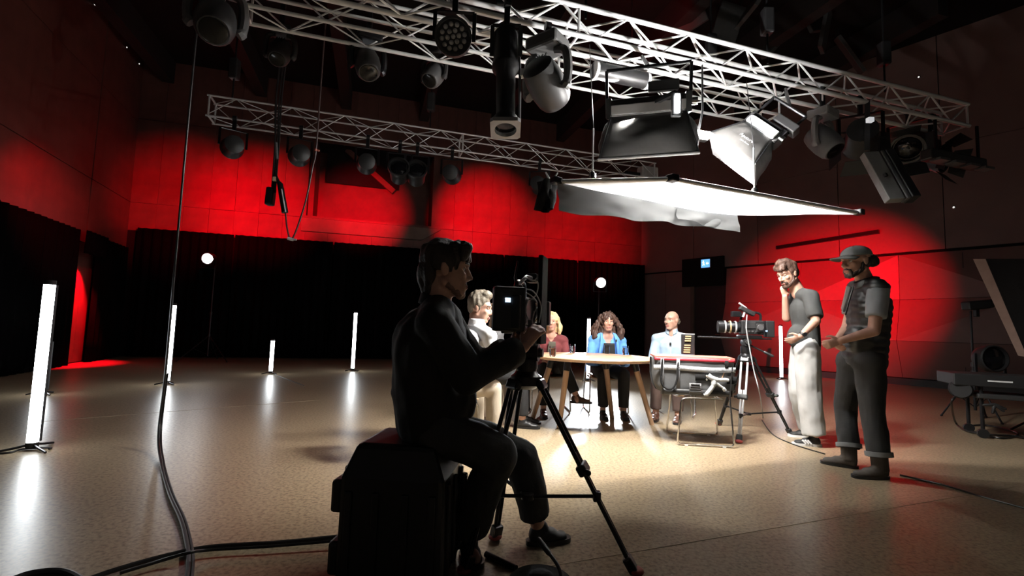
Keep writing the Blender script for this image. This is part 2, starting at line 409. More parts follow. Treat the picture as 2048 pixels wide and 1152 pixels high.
g = G().bar(wpt(CR, RT, RN, ra, zra, .07), wpt(CR, RT, RN, rb, zrb, .07), .10, .09); g.build('trim_2', BLKM, kind='structure')

# dark doorway with black header box and the lit exit sign on it
d1 = thing('door_1', '', '', wpt(CR, RT, RN, (ds0 + ds1) / 2, 0)); del d1['label']; del d1['category']; d1['kind'] = 'structure'
_, dz = sof(1415, 572, CR, RT, RN); DT = dz
g = G(); wallbox(g, CR, RT, RN, ds0 + .06, ds1 - .02, .005, DT, -.05, -.02); g.build('shade_slab', mat('doorway_shade', (.02, .02, .02), .4), d1)  # black slab paints the darkness inside the open doorway
g = G(); wallbox(g, CR, RT, RN, ds0 - .03, ds0 + .08, .005, DT, -.05, .05); g.build('door_jamb', LEDGE, d1)
g = G(); wallbox(g, CR, RT, RN, ds1 - .04, ds1 + .02, .005, DT, -.05, .05); g.build('door_jamb', BLK, d1)
hs0, _ = sof(1368, 540, CR, RT, RN); hs1, hz1 = sof(1450, 512, CR, RT, RN)
g = G(); wallbox(g, CR, RT, RN, hs0, hs1, DT, hz1, -.05, .12); g.build('header_box', BLKF, d1)
g = G().caps(wpt(CR, RT, RN, ds1 - .18, 1.0, .0), wpt(CR, RT, RN, ds1 - .18, 1.0, .06), .014, .014); g.caps(wpt(CR, RT, RN, ds1 - .18, 1.0, .06), wpt(CR, RT, RN, ds1 - .30, 1.0, .06), .011, .011); g.build('handle', CHROME, d1, smooth=True)
ec = onwall(1411.5, 527, CR + RN * .145, RN)
ex = thing('exit_sign', 'lit blue and white emergency exit sign on the black box above the door', 'sign', ec)
EX, EZ = RT, V((0, 0, 1)); EM = frame3(EX, RN * -1, EZ)   # local x along wall, z up
g = G(); g.box((0, 0, 0), (.30, .04, .27), None); g.xf(Matrix.Translation(ec) @ frame3(EX, RN, EZ).to_4x4()); g.build('sign_body', WHITE, ex, bevel=.006)
g = G(); g.box((0, .022, 0), (.28, .004, .25)); g.xf(Matrix.Translation(ec) @ frame3(EX, RN, EZ).to_4x4()); g.build('sign_face', emit('sign_blue', (.12, .38, .9), 1.6), ex)
SW = emit('sign_white', (1, 1, 1), 1.6)
g = G()
g.ell((-.065, .027, .075), (.022, .004, .022), n=10, m=6)
for a, b in (((-.065, .05), (-.06, -.01)), ((-.06, -.01), (-.02, -.05)), ((-.06, -.01), (-.09, -.06)), ((-.065, .045), (-.03, .01)), ((-.065, .045), (-.10, .02))):
    g.bar((a[0], .027, a[1]), (b[0], .027, b[1]), .024, .005, up=V((0, 1, 0)))
g.xf(Matrix.Translation(ec) @ frame3(EX, RN, EZ).to_4x4()); g.build('running_figure', SW, ex)
g = G(); g.bar((.03, .027, .0), (.11, .027, .0), .03, .005, up=V((0, 1, 0)))
g.add([V((.02, .025, 0)), V((.06, .025, .05)), V((.06, .025, -.05)), V((.02, .03, 0)), V((.06, .03, .05)), V((.06, .03, -.05))], [(0, 1, 2), (5, 4, 3), (0, 3, 4, 1), (1, 4, 5, 2), (2, 5, 3, 0)])
g.xf(Matrix.Translation(ec) @ frame3(EX, RN, EZ).to_4x4()); g.build('arrow', SW, ex)
vc = onwall(1845, 717, CR + RN * .12, RN)
vt = thing('wall_tap', 'small silver tap and socket on the faceted red lit wall', 'tap', vc)
G().lathe([(.05, -.09), (.05, -.06), (.02, -.05), (.02, .04)], vc, RN, 14).build('flange', CHROME, vt, smooth=True)
G().caps(vc - RT * .09 + V((0, 0, .02)), vc + RT * .09 + V((0, 0, .02)), .012, .012).build('handle', CHROME, vt, smooth=True)
G().caps(vc, vc + V((0, 0, -.11)) + RN * .03, .016, .013).build('spout', CHROME, vt, smooth=True)

# drapes
def drape(name, P, T, N, s0, s1, z0, z1, off, label, seed, amp=.05, pitch=.21, group=None):
    n = max(8, int((s1 - s0) / pitch) * 6); r = random.Random(seed); ph = r.random() * 6
    def fn(u, v):
        s = s0 + (s1 - s0) * u; z = z0 + (z1 - z0) * v
        d = off + amp * sin(2 * pi * s / pitch + ph + .5 * sin(s * 3.1)) * (1.05 - .35 * v) + .02 * noise.noise(V((s * 1.3, z * .5, seed)))
        return wpt(P, T, N, s, z, d)
    o = G().grid(fn, n, 6).build(name, DRAPE, smooth=True, fix=True)
    so = o.modifiers.new('thick', 'SOLIDIFY'); so.thickness = .006
    tag(o, label, 'curtain', group); return o
nd = 6; dl = ['black drape on the back wall in the far left corner of the studio', 'black drape behind the lamp on the left stand', 'black drape behind the short floor tube on the back wall',
              'black drape behind the seated camera operator', 'black drape behind the blonde woman and the camera rig', 'black drape at the right end of the back wall behind the woman in blue']
for k in range(nd):
    drape('stage_drape', CL, BT, BN, BL * k / nd + (.32 if k == 0 else .02), BL * (k + 1) / nd - .02, .01, ZC, .20, dl[k], k, group='black stage drapes')
ZL = 2.78
drape('stage_drape', CL, LT, LN, .32, gs1, .01, ZL, .16, 'black drape right of the glowing red strip in the left corner', 11, group='black stage drapes')
drape('stage_drape', CL, LT, LN, gs0, gs0 + 2.6, .01, ZL, .16, 'black drape left of the glowing red strip behind the tall tube', 12, group='black stage drapes')
drape('stage_drape', CL, LT, LN, gs0 + 2.62, gs0 + 5.2, .01, ZL, .16, 'black drape at the far left edge of the picture', 13, group='black stage drapes')
drape('pelmet', CL, LT, LN, gs1 - .05, gs0 + .05, gz, ZL, .30, 'short black pelmet hanging above the glowing red strip', 14, amp=.03)

# glints on wall metal, imitated by small weakly glowing domes
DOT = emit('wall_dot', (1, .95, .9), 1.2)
for (x, y, P, N, lb) in ((185, 8, CL, LN, 'tiny white metal glint at the very top left'), (250, 94, CL, LN, 'tiny white metal glint second down on the upper left wall'), (275, 127, CL, LN, 'tiny white metal glint lowest of three on the upper left wall'),
                      (1838, 155, CR, RN, 'tiny white metal glint high on the right wall beyond the truss'), (1908, 415, CR, RN, 'tiny white metal glint on the right wall above the slanted board')):
    c = onwall(x, y, P, N); t = thing('wall_glint', lb, 'glint', c, 'tiny wall glints')
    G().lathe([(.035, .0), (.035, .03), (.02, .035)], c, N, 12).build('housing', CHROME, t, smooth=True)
    G().lathe([(.018, .034), (.012, .045)], c, N, 12).build('lamp', DOT, t, smooth=True)  # glowing tip paints the glint, no lamp behind it

# ceiling baffles, upper right
BAF = mat('baffle_grey', (.05, .05, .05), .7)
for k, (x, y, Y, w_, h_, rz) in enumerate(((1455, 50, 9, .5, .9, .3), (1620, 30, 9.5, .45, .8, -.4), (1650, 60, 9.2, .3, .9, .2), (1700, 110, 10.2, .25, 1.0, -.6), (1500, 20, 8.6, .8, .4, .5), (1560, 80, 10, .2, 1.1, .7), (1380, 30, 9.2, .6, .6, -.3))):
    c = at(x, y, Y); lb = ('grey', 'dim', 'dusky', 'narrow', 'broad', 'slim', 'square')[k]
    t = thing('ceiling_baffle', lb + ' acoustic baffle hanging in the dark ' + ('above the middle of the bright truss', 'near the top edge right of the truss', 'right of the narrow pair under the ceiling', 'lowest and furthest right under the ceiling', 'at the top edge above the softboxes', 'just above the dark truss end', 'behind the top chord of the bright truss')[k], 'panel', c, 'acoustic baffles under the ceiling')
    rot = Matrix.Rotation(rz, 3, 'Y') @ Matrix.Rotation(.4 * k, 3, 'Z')
    G().box(c, (w_, .08, h_), rot).build('baffle_board', BAF, t, bevel=.01)
    for sx in (-.3, .3):
        p = c + rot @ V((w_ * sx, 0, h_ / 2)); G().tube([p, V((p.x, p.y, ZTOP))], .006, 6).build('wire', BLKM, t)
# ------------------------------------------------------------------ trusses
KF = .853
def att(x, y, Y): return at(x, y, Y * KF)
def truss(name, P0, s0, s1, label, size=.29, bay=.36, rc=.025, rb=.011, m=ALU):
    n = int(round((s1 - s0) / bay)); L = n * bay
    base = P0 + TD * s0
    t = thing(name, label, 'truss', base)
    t.rotation_euler = (0, 0, math.atan2(TD.y, TD.x))
    # local: x along, y away from camera, z up; chord 0 near-bottom
    cp = [(0, 0), (size, 0), (size, size), (0, size)]
    ch = G().tube([V((0, 0, 0)), V((L, 0, 0))], rc, 10).mesh('chord', smooth=True); ch.materials.append(m)
    for (y, z) in cp: inst('chord', ch, t, Matrix.Translation((0, y, z)))
    for fi in range(4):
        (y0, z0), (y1, z1) = cp[fi], cp[(fi + 1) % 4]
        for par in range(2):
            a = V((0, y0, z0)); b = V((bay, y1, z1))
            if par: a, b = V((0, y1, z1)), V((bay, y0, z0))
            me = G().tube([a, b], rb, 6).mesh('brace', smooth=True); me.materials.append(m)
            for k in range(n):
                if (k + fi) % 2 == par: inst('brace', me, t, Matrix.Translation((k * bay, 0, 0)))
    me = G()
    for (a, b) in ((0, 1), (1, 2), (2, 3), (3, 0)): me.tube([V((0, *cp[a])), V((0, *cp[b]))], .014, 6)
    me = me.mesh('end_frame'); me.materials.append(m)
    for x in (0.03, L * .5, L - .03): inst('end_frame', me, t, Matrix.Translation((x, 0, 0)))
    return t
sA1 = (truss_at(A0, 1955) - A0).dot(TD)
truss('lighting_truss', A0, sA1 - 11.3, sA1, 'nearest and brightest box truss crossing the top right overhead')
sB1 = (truss_at(B0, 1560) - B0).dot(TD); sB0 = (truss_at(B0, 455) - B0).dot(TD)
truss('lighting_truss', B0, sB0, sB1, 'second box truss behind the nearest one, starting at top left', rc=.019, rb=.008)
sC0 = (truss_at(C0, 405) - C0).dot(TD); sC1 = (truss_at(C0, 1300) - C0).dot(TD)
truss('lighting_truss', C0, sC0, sC1, 'farthest thin truss in front of the red back wall', rc=.013, rb=.006, m=mat('aluminium_dull', (.55, .55, .56), .4, .4))
# suspension wires
k = 0
for P0, xs, nm in ((A0, (1180, 1560, 1800), 'nearest'), (B0, (560, 1000, 1440), 'second'), (C0, (450, 860, 1270), 'farthest')):
    for x, pos in zip(xs, ('left', 'middle', 'right')):
        p = truss_at(P0, x) + TN * .145 + V((0, 0, .29))
        t = thing('hoist_chain', pos + ' black hoist chain holding up the ' + nm + ' truss', 'chain', p, 'hoist chains of the trusses')
        G().tube([p, V((p.x, p.y, ZTOP))], .012, 6).build('chain', BLKM, t)
        G().box(p + V((0, 0, .5)), (.12, .12, .3)).build('hoist_motor', BLK, t, bevel=.02)

def clamp(t, p, up, m=BLKM):           # hook clamp round a chord above p
    G().bar(p, p + V((0, 0, up)), .05, .03).build('clamp', m, t, bevel=.004)
    G().lathe([(.04, -.025), (.04, .025)], p + V((0, 0, up)), TD, 12).build('clamp_jaw', m, t)

def rotm(yaw, tilt, roll=0): return Matrix.Rotation(yaw, 3, 'Z') @ Matrix.Rotation(tilt, 3, 'X') @ Matrix.Rotation(roll, 3, 'Y')

def moving_head(c, sc, yaw, tilt, label, m, m2, up=.25):
    """c = pivot of the head; base above it, yoke of two arms, rounded head with a lens"""
    sc *= KF
    t = thing('moving_head', label, 'stage light', c); Z = Matrix.Rotation(yaw, 3, 'Z')
    top = c + V((0, 0, .40 * sc))
    G().box(top, (.36 * sc, .30 * sc, .14 * sc), Z).build('base', m, t, bevel=.03 * sc)
    clamp(t, top + V((0, 0, .07 * sc)), up)
    for sx in (-1, 1):
        pts = [c + Z @ V((sx * x * sc, 0, z * sc)) for x, z in ((.10, .33), (.21, .28), (.245, .12), (.235, -.04), (.20, -.09))]
        g = G().tube(spline(pts, 5), [.045 * sc] * 16 + [.055 * sc] * 5, 8); g.build('yoke_arm', m, t, smooth=True)
    H = Z @ Matrix.Rotation(tilt, 3, 'X')
    prof = [(.10, -.24), (.16, -.20), (.185, -.08), (.19, .06), (.175, .18), (.15, .23), (.14, .24)]
    hd = G().lathe([(r * sc, h * sc) for r, h in prof], c, H @ V((0, -1, 0)), 20).build('head', m2, t, smooth=True)
    G().lathe([(.125 * sc, .235 * sc), (.125 * sc, .25 * sc), (.10 * sc, .256 * sc)], c, H @ V((0, -1, 0)), 18).build('lens', LENS, hd, smooth=True)
    for k in range(4):
        G().box(c + H @ V(((-.06 + .04 * k) * sc, .18 * sc, .13 * sc)), (.014 * sc, .08 * sc, .07 * sc), H).build('cooling_fin', m, hd)
    return t
def par_can(c, sc, yaw, tilt, label, up=.25):
    sc *= KF
    t = thing('led_par', label, 'stage light', c); H = rotm(yaw, tilt); d = H @ V((0, -1, 0)); Z = Matrix.Rotation(yaw, 3, 'Z')
    b = G().lathe([(.07 * sc, -.17 * sc), (.15 * sc, -.14 * sc), (.185 * sc, -.03 * sc), (.195 * sc, .10 * sc), (.195 * sc, .13 * sc), (.17 * sc, .13 * sc), (.168 * sc, .10 * sc)], c, d, 24).build('housing', DGREY, t, smooth=True)
    fx = H @ V((1, 0, 0)); fz = H @ V((0, 0, 1))
    lm = mat('par_lens', (.28, .28, .28), .2, .3)
    for r_, n_ in ((0, 1), (.06, 6), (.12, 12)):
        for k in range(n_):
            a = 2 * pi * k / n_ + .2
            G().lathe([(.026 * sc, .095 * sc), (.024 * sc, .112 * sc), (.012 * sc, .12 * sc)], c + (fx * cos(a) + fz * sin(a)) * r_ * sc, d, 10).build('lens', lm, t, smooth=True)
    for sx in (-1, 1): G().bar(c + Z @ V((sx * .21 * sc, 0, -.02 * sc)), c + Z @ V((sx * .21 * sc, 0, .30 * sc)), .04 * sc, .012 * sc).build('yoke_arm', BLKM, t)
    G().bar(c + Z @ V((-.21 * sc, 0, .30 * sc)), c + Z @ V((.21 * sc, 0, .30 * sc)), .04 * sc, .012 * sc).build('yoke_bridge', BLKM, t)
    clamp(t, c + V((0, 0, .30 * sc)), up); return t
def profile_spot(p_top, p_bot, r, label, frame=True, m=BLK, up=.25):
    r *= KF
    t = thing('profile_spot', label, 'stage light', (p_top + p_bot) / 2); d = (p_bot - p_top).normalized(); L = (p_bot - p_top).length
    G().lathe([(r * .5, 0), (r, .05), (r, L * .36), (r * 1.1, L * .38), (r * 1.1, L * .42), (r * .78, L * .46), (r * .74, L * .9), (r * .95, L * .93), (r * .95, L)], p_top, d, 20).build('barrel', m, t, smooth=True)
    G().lathe([(r * .8, L - .02), (r * .8, L + .004)], p_top, d, 18).build('lens', LENS, t, smooth=True)
    a = V((1, .0, 0)); a = (a - d * a.dot(d)).normalized(); b = d.cross(a)
    if frame:
        g = G(); q = r * 1.15
        n_ = 28; vs = []; fs = []
        for k in range(n_):
            th = 2 * pi * k / n_; ca, sa = cos(th), sin(th); f_ = 1 / max(abs(ca), abs(sa))
            for rad in (r * .84, q * min(f_, 1.36) * 1.0):
                for h in (L + .005, L + .04): vs.append(p_top + d * h + (a * ca + b * sa) * rad)
        for k in range(n_):
            i, j = k * 4, ((k + 1) % n_) * 4
            fs += [(i, j, j + 1, i + 1), (i + 2, i + 3, j + 3, j + 2), (i, i + 2, j + 2, j), (i + 1, j + 1, j + 3, i + 3)]
        g.add(vs, fs).build('gel_frame', mat('frame_grey', (.30, .30, .31), .5), t)
    piv = p_top + d * L * .28
    for s_ in (-1, 1): G().bar(piv + a * s_ * r * 1.15, piv + a * s_ * r * 1.15 + V((0, 0, r * 2.6)), .035, .012).build('yoke_arm', DGREY, t)
    G().bar(piv - a * r * 1.15 + V((0, 0, r * 2.6)), piv + a * r * 1.15 + V((0, 0, r * 2.6)), .035, .012).build('yoke_bridge', DGREY, t)
    clamp(t, piv + V((0, 0, r * 2.6)), up)
    return t

# fixtures along the two front trusses (left to right)
moving_head(att(432, 42, 4.3), .95, .5, .9, 'dark grey moving head at the top left beyond the start of the trusses', GREYM, DGREY, .6)
moving_head(att(735, 128, 5.4), .8, .5, 1.0, 'black moving head hanging left under the second truss', BLKM, DGREY, .35)
moving_head(att(868, 150, 6.2), .75, -.4, .9, 'dim moving head hanging in the dark behind the round lamp', DGREY, GREYM, .6)
moving_head(att(560, 105, 5.6), .7, .2, 1.0, 'barely visible black moving head on the left of the second truss', DGREY, DGREY, .5)
par_can(att(908, 78, 4.55), .95, .05, .35, 'round black par lamp with nineteen small lenses facing the camera', .2)
profile_spot(att(1012, 62, 4.6), att(1011, 252, 4.35), .125, 'long black profile spotlight pointing straight down with a square gel frame', up=.2)
t = thing('drop_arm', 'thin grey drop arm beside the long black spotlight', 'arm', att(1039, 150, 4.7))
G().tube([att(1036, 62, 4.75), att(1040, 150, 4.7), att(1039, 250, 4.62)], .012, 8).build('tube', GREYM, t, smooth=True); G().tube([att(1040, 146, 4.7), att(1118, 160, 4.9)], .014, 8).build('side_arm', ALU, t, smooth=True); G().box(att(1046, 147, 4.7), (.05, .06, .07)).build('joint', ALU, t, bevel=.01)
moving_head(att(1093, 168, 4.75), 1.05, 2.5, .5, 'large moving head with pale yoke right of the long black spotlight', mat('pale_housing', (.09, .09, .09), .4), DGREY, .12)
p0, p1 = truss_at(A0 + TN * .29, 1185) + V((0, 0, -.13)), truss_at(A0 + TN * .29, 1288) + V((0, 0, -.13))
t = thing('batten_light', 'black cylindrical batten light strapped under the bright truss', 'stage light', (p0 + p1) / 2)
G().tube([p0, p1], .085, 16).build('barrel', BLK, t, smooth=True)
area('added_silk_fill', (p0 + p1) / 2 - V((0, 0, .11)), SK[0] * .55 + SK[1] * .25 + SK[3] * .2, 70, .4, .06, (1, .97, .93))  # added light to brighten the left of the silk, not the cylinder's own
for q in (p0, p1): G().tube([q, q + (p1 - p0).normalized() * .03], .09, 16).build('end_cap', ALU, t, smooth=True)
for f_ in (.2, .8):
    q = p0.lerp(p1, f_); G().bar(q, q + V((0, 0, .16)), .03, .012).build('strap', BLKM, t)
moving_head(att(1647, 283, 6.3), .95, .55, .9, 'grey moving head hanging right of the second softbox', mat('mid_grey_housing', (.16, .16, .165), .5), GREYM, .25)
# tilted strip light near the right
a, b = att(1738, 308, 6.0), att(1790, 402, 5.7)
t = thing('strip_light', 'long grey strip light tilted steeply on the right above the men', 'stage light', (a + b) / 2)
dd = (b - a).normalized(); sx = dd.cross(V((0, 1, 0))).normalized(); sy = sx.cross(dd)
for nm, o0, w_, h_, mm in (('lamp_tray', 0, .20, .10, mat('tray_grey', (.20, .20, .20), .5)), ('reflector', -.12, .05, .12, GREYM), ('back_plate', -.19, .11, .16, BLK)):
    G().bar(a + sx * o0 * -1, b + sx * o0 * -1, w_ * KF, h_ * KF, up=sy).build(nm, mm, t, bevel=.01)
G().bar(a.lerp(b, .5) - sy * .05, a.lerp(b, .56) - sy * .05, .03, .03).build('latch', BLK, t)
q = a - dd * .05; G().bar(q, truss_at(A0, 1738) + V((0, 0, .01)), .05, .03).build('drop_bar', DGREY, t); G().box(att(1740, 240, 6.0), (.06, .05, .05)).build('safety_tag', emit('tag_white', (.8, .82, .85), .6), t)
def fresnel(c, sc, yaw, tilt, label, up=.3, doors=True, face=None, m=BLK, hang=1):
    t = thing('fresnel_lamp', label, 'stage light', c); H = rotm(yaw, tilt); d = H @ V((0, -1, 0)); Z = Matrix.Rotation(yaw, 3, 'Z')
    G().lathe([(.05 * sc, -.20 * sc), (.12 * sc, -.18 * sc), (.13 * sc, .02 * sc), (.15 * sc, .05 * sc), (.15 * sc, .10 * sc), (.13 * sc, .10 * sc), (.12 * sc, .06 * sc)], c, d, 20).build('housing', m, t, smooth=True)
    G().lathe([(.118 * sc, .055 * sc), (.09 * sc, .08 * sc), (.03 * sc, .09 * sc)], c, d, 18).build('lens', face or LENS, t, smooth=True)
    fx = H @ V((1, 0, 0)); fz = H @ V((0, 0, 1))
    if doors:
        for e, s_ in ((fx, 1), (fx, -1), (fz, 1), (fz, -1)):
            o = fz if e is fx else fx
            q = c + d * .10 * sc + e * s_ * .15 * sc; r_ = q + d * .12 * sc + e * s_ * .09 * sc
            G().slab([q - o * .12 * sc, q + o * .12 * sc, r_ + o * .16 * sc, r_ - o * .16 * sc], e * s_ * .004).build('barn_door', m, t)
    for s_ in (-1, 1): G().bar(c + Z @ V((s_ * .165 * sc, 0, 0)), c + Z @ V((s_ * .165 * sc, 0, hang * .24 * sc)), .03 * sc, .01 * sc).build('yoke_arm', BLKM, t)
    G().bar(c + Z @ V((-.165 * sc, 0, hang * .24 * sc)), c + Z @ V((.165 * sc, 0, hang * .24 * sc)), .03 * sc, .01 * sc).build('yoke_bridge', BLKM, t)
    if hang > 0: clamp(t, c + V((0, 0, .24 * sc)), up)
    return t
def aimed(k, sc, label, up):
    c, d = LAMPS[k]; fresnel(c, sc, math.atan2(d.x, -d.y), math.asin(-d.z), label, up, doors=(k == 5))
aimed(5, 1.3, 'dark lamp with barn doors behind the tilted strip light', .2)
fresnel(att(1818, 292, 7.3), 1.35, -.9, .6, 'black lamp with barn doors right of the tilted strip light', .15)
fresnel(att(1868, 318, 7.2), 1.2, .5, .3, 'dim lamp with barn doors near the right end of the truss', .3)
c = truss_at(A0, 1915) + V((0, 0, -.5)); t = thing('strip_light', 'dim grey batten hanging level at the dark right end of the truss', 'stage light', c)
G().bar(c - TD * .6, c + TD * .45, .14, .14).build('lamp_tray', DGREY, t, bevel=.02)
for f_ in (-.4, .4): G().bar(c + TD * f_, c + TD * f_ + V((0, 0, .52)), .03, .02).build('drop_bar', BLKM, t)
for k in range(4): G().box(c + TD * (-.42 + .28 * k) + V((0, -.06, -.07)), (.18, .12, .03), Matrix.Rotation(.3, 3, 'Z')).build('lens', GREYM, t)
# fixtures on the farthest truss, which light the wall red
for k_, lb in enumerate(('black lamp on the farthest truss lighting the left red pool', 'black lamp on the farthest truss in front of the control window', 'black lamp on the farthest truss above the seated operator', 'black lamp at the right of the farthest truss by the softbox', 'black lamp second from the left on the farthest truss')):
    aimed(k_, 1.0, lb, .17)
for x, y, lb in ((800, 300, 'black lamp hanging on the farthest truss before the window blind'), (835, 315, 'square black lamp on the farthest truss right of the window blind')):
    q = truss_at(C0, x); q.z -= .44; fresnel(q, 1.1, .2, -.3, lb, .18, doors=False)
c = truss_at(C0, 1306) + TN * .17 + V((0, 0, .1))
t = thing('junction_box', 'pale grey box at the right end of the farthest truss', 'box', c); G().box(c, (.34, .2, .3), Matrix.Rotation(.3, 3, 'Z')).build('case', mat('box_grey', (.3, .28, .27), .6), t, bevel=.02); G().bar(c - TD * .5, c, .05, .05).build('bracket', BLKM, t)

# ------------------------------------------------------------------ soft boxes
SBF = mat('soft_box_fabric', (.032, .031, .030), .8, bump=.5, bscale=7)
def softbox(name, label, c, D, X, bw, bd, tw, td, h, diff_m, grid_n=0, sag=0):
    """c centre of the open face, D direction it faces, X long axis"""
    D = D.normalized(); X = (X - D * X.dot(D)).normalized(); Y = D.cross(X)
    t = thing(name, label, 'softbox', c)
    rim = [c + X * sx * bw / 2 + Y * sy * bd / 2 for sx, sy in ((-1, -1), (1, -1), (1, 1), (-1, 1))]
    top = [c - D * h + X * sx * tw / 2 + Y * sy * td / 2 for sx, sy in ((-1, -1), (1, -1), (1, 1), (-1, 1))]
    for k in range(4):
        a0, a1, b0, b1 = rim[k], rim[(k + 1) % 4], top[k], top[(k + 1) % 4]
        nrm = (a1 - a0).cross(b0 - a0).normalized()
        def fn(u, v, a0=a0, a1=a1, b0=b0, b1=b1, nrm=nrm, k=k):
            p = a0.lerp(a1, u).lerp(b0.lerp(b1, u), v)
            e = sin(pi * u) * sin(pi * v)
            return p - nrm * (.05 * e) + nrm * .035 * e * noise.noise(V((u * 4 + k * 9, v * 3, u * v * 5)))
        o = G().grid(fn, 14, 10).build('fabric_side', SBF, t, smooth=True); so = o.modifiers.new('t', 'SOLIDIFY'); so.thickness = .004
    G().tube(rim, .012, 8, closed=True).build('rim', mat('grey_piping', (.35, .35, .35), .5), t, smooth=True)
    for k in range(4): G().tube([rim[k], top[k]], .006, 6).build('rod', BLKM, t)
    if diff_m:
        o = G().grid(lambda u, v: rim[0].lerp(rim[1], u).lerp(rim[3].lerp(rim[2], u), v) + D * (sag * sin(pi * u) * sin(pi * v) + .01), 12, 8).build('diffuser', diff_m, t, smooth=True)
        if grid_n:
            g = G()
            for k in range(1, grid_n):
                u = k / grid_n; a0 = rim[0].lerp(rim[1], u); a1 = rim[3].lerp(rim[2], u)
                g.slab([a0 + D * .012, a1 + D * .012, a1 + D * .016, a0 + D * .016], X * .004)
            for k in range(1, 3):
                u = k / 3; a0 = rim[0].lerp(rim[3], u); a1 = rim[1].lerp(rim[2], u)
                g.slab([a0 + D * .012, a1 + D * .012, a1 + D * .016, a0 + D * .016], Y * .004)
            g.build('egg_crate', mat('crate_cloth', (.5, .52, .56), .8), t, kind='stuff')
    # lamp head on top
    hc = c - D * (h + .07)
    M3 = frame3(X, Y, D)
    hd = G().box(hc, (tw * 1.0, td * .9, .13), M3).build('lamp_head', BLK, t, bevel=.02)
    for s_ in (-1, 1): G().box(hc + Y * s_ * td * .5 + D * .02, (tw * .98, .03, .075), M3).build('side_rail', ALU, hd, bevel=.006)
    for s_ in (-1, 1): G().box(hc + X * s_ * tw * .53, (.05, td * .7, .16), M3).build('end_plate', DGREY, hd, bevel=.01)
    for s_ in (-1, 1): G().tube([hc + X * s_ * tw * .56, hc + X * s_ * tw * .56 - D * .3], .014, 8).build('yoke_arm', BLKM, t)
    G().tube([hc - X * tw * .56 - D * .3, hc + X * tw * .56 - D * .3], .014, 8).build('yoke_bridge', BLKM, t)
    yb = hc - D * .3
    px_ = 1024 + FPX * yb.x / yb.y; G().tube([yb, truss_at(A0, px_) + TN * .1], .018, 8).build('spigot', BLKM, t)
    G().box(hc - D * .14 + X * .12, (.24, .13, .08), M3).build('ballast', DGREY, t, bevel=.01)
    G().lathe([(.03, 0), (.03, .05)], hc + X * tw * .56 + Y * .05, X, 12).build('knob', CHROME, t, smooth=True)
    return t, X, Y, D, rim, top
CRATE_D = cloth_trans('diffuser_cloth', (.9, .92, .95), .6)
yawx = V((cos(R(-14)), sin(R(-14)), 0))
softbox('softbox', 'black trapezoid softbox facing down, left of the pair above the white silk', S1, S1D, S1X, .77, .52, .59, .24, .33, None)
q = at(1355, 206, 3.42); t = thing('lamp_glare_plate', 'bright glowing side panel at the right end of the left softbox head', 'lamp', q)
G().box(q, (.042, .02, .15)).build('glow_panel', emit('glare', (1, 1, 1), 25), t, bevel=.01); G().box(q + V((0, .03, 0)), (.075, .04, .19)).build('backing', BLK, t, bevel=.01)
G().bar(q + V((0, .03, .1)), q + V((-.2, .35, .1)), .03, .03).build('bracket', BLKM, t)
q = at(1402, 268, 4.1); t = thing('panel_lamp', 'small bare white lamp glaring between the two softboxes', 'lamp', q)
G().box(q, (.19, .03, .06), Matrix.Rotation(.3, 3, 'Z')).build('lamp_face', emit('glare2', (1, .97, .93), 5600), t, bevel=.01); G().box(q + V((0, .05, 0)), (.17, .06, .08), Matrix.Rotation(.3, 3, 'Z')).build('housing', BLK, t, bevel=.01)
G().tube([q + V((0, .06, .04)), at(1405, 222, 4.3), truss_at(A0, 1405)], .01, 6).build('arm', BLKM, t)
t2, X2, Y2, D2, rim2, top2 = softbox('softbox', 'black softbox with white gridded face tilted toward the left, right of the pair', S2, S2D, S2X, (S2T - S2L).length, (S2B - S2T).length, .33, .20, .31, CRATE_D, 10, .03)
# lettering on the near fabric side
side = None
for k in range(4):
    a0, a1, b0, b1 = rim2[k], rim2[(k + 1) % 4], top2[k], top2[(k + 1) % 4]; m_ = (a0 + a1 + b0 + b1) / 4
    v = (CAM - m_).normalized(); nn = (m_ - (S2 - S2D * .25)).normalized()
    if side is None or nn.dot(v) > side[0]: side = (nn.dot(v), a0, a1, b0, b1, m_, nn)
_, a0, a1, b0, b1, m_, nn = side
xd = (a1 - a0).normalized(); xd = xd if xd.dot(_r) > 0 else -xd
nz_ = xd.cross((b0 - a0)).normalized(); nz_ = nz_ if nz_.dot(CAM - m_) > 0 else -nz_
yd = nz_.cross(xd)
LET = mat('print_white', (.4, .4, .4), .6)
text('lettering', 'Aputure', .046, LET, t2, m_ + nz_ * .05 - yd * .02 + xd * .03, frame3(xd, yd, nz_))
text('lettering', 'Light Dome', .022, LET, t2, m_ + nz_ * .05 - yd * .07 + xd * .05, frame3(xd, yd, nz_))

# ------------------------------------------------------------------ silk frame
SILK = cloth_trans('white_silk', (.93, .93, .92), .55)
sk = thing('overhead_silk', 'large glowing white silk in a thin metal frame hanging over the table', 'diffuser', SKC)
def fn(u, v):
    p = SK[0].lerp(SK[1], u).lerp(SK[3].lerp(SK[2], u), v); return p + V((0, 0, -.09 * sin(pi * u) * sin(pi * v) + .012 * noise.noise(p * 2.2)))
G().grid(fn, 26, 26).build('silk_sheet', SILK, sk, smooth=True)
for k in range(4): G().tube([SK[k] + V((0, 0, .015)), SK[(k + 1) % 4] + V((0, 0, .015))], .016, 10).build('frame_tube', ALU, sk, smooth=True)
for k in range(4): G().box(SK[k] + V((0, 0, .02)), (.07, .07, .05), Matrix.Rotation(.5, 3, 'Z')).build('corner', BLKM, sk, bevel=.008)
SKIRT = cloth_trans('grey_skirt', (.15, .155, .16), .15)
skirt = thing('hanging_skirt', 'grey cloth skirt with soft folds hanging below the far edge of the white silk', 'cloth', SK[0])
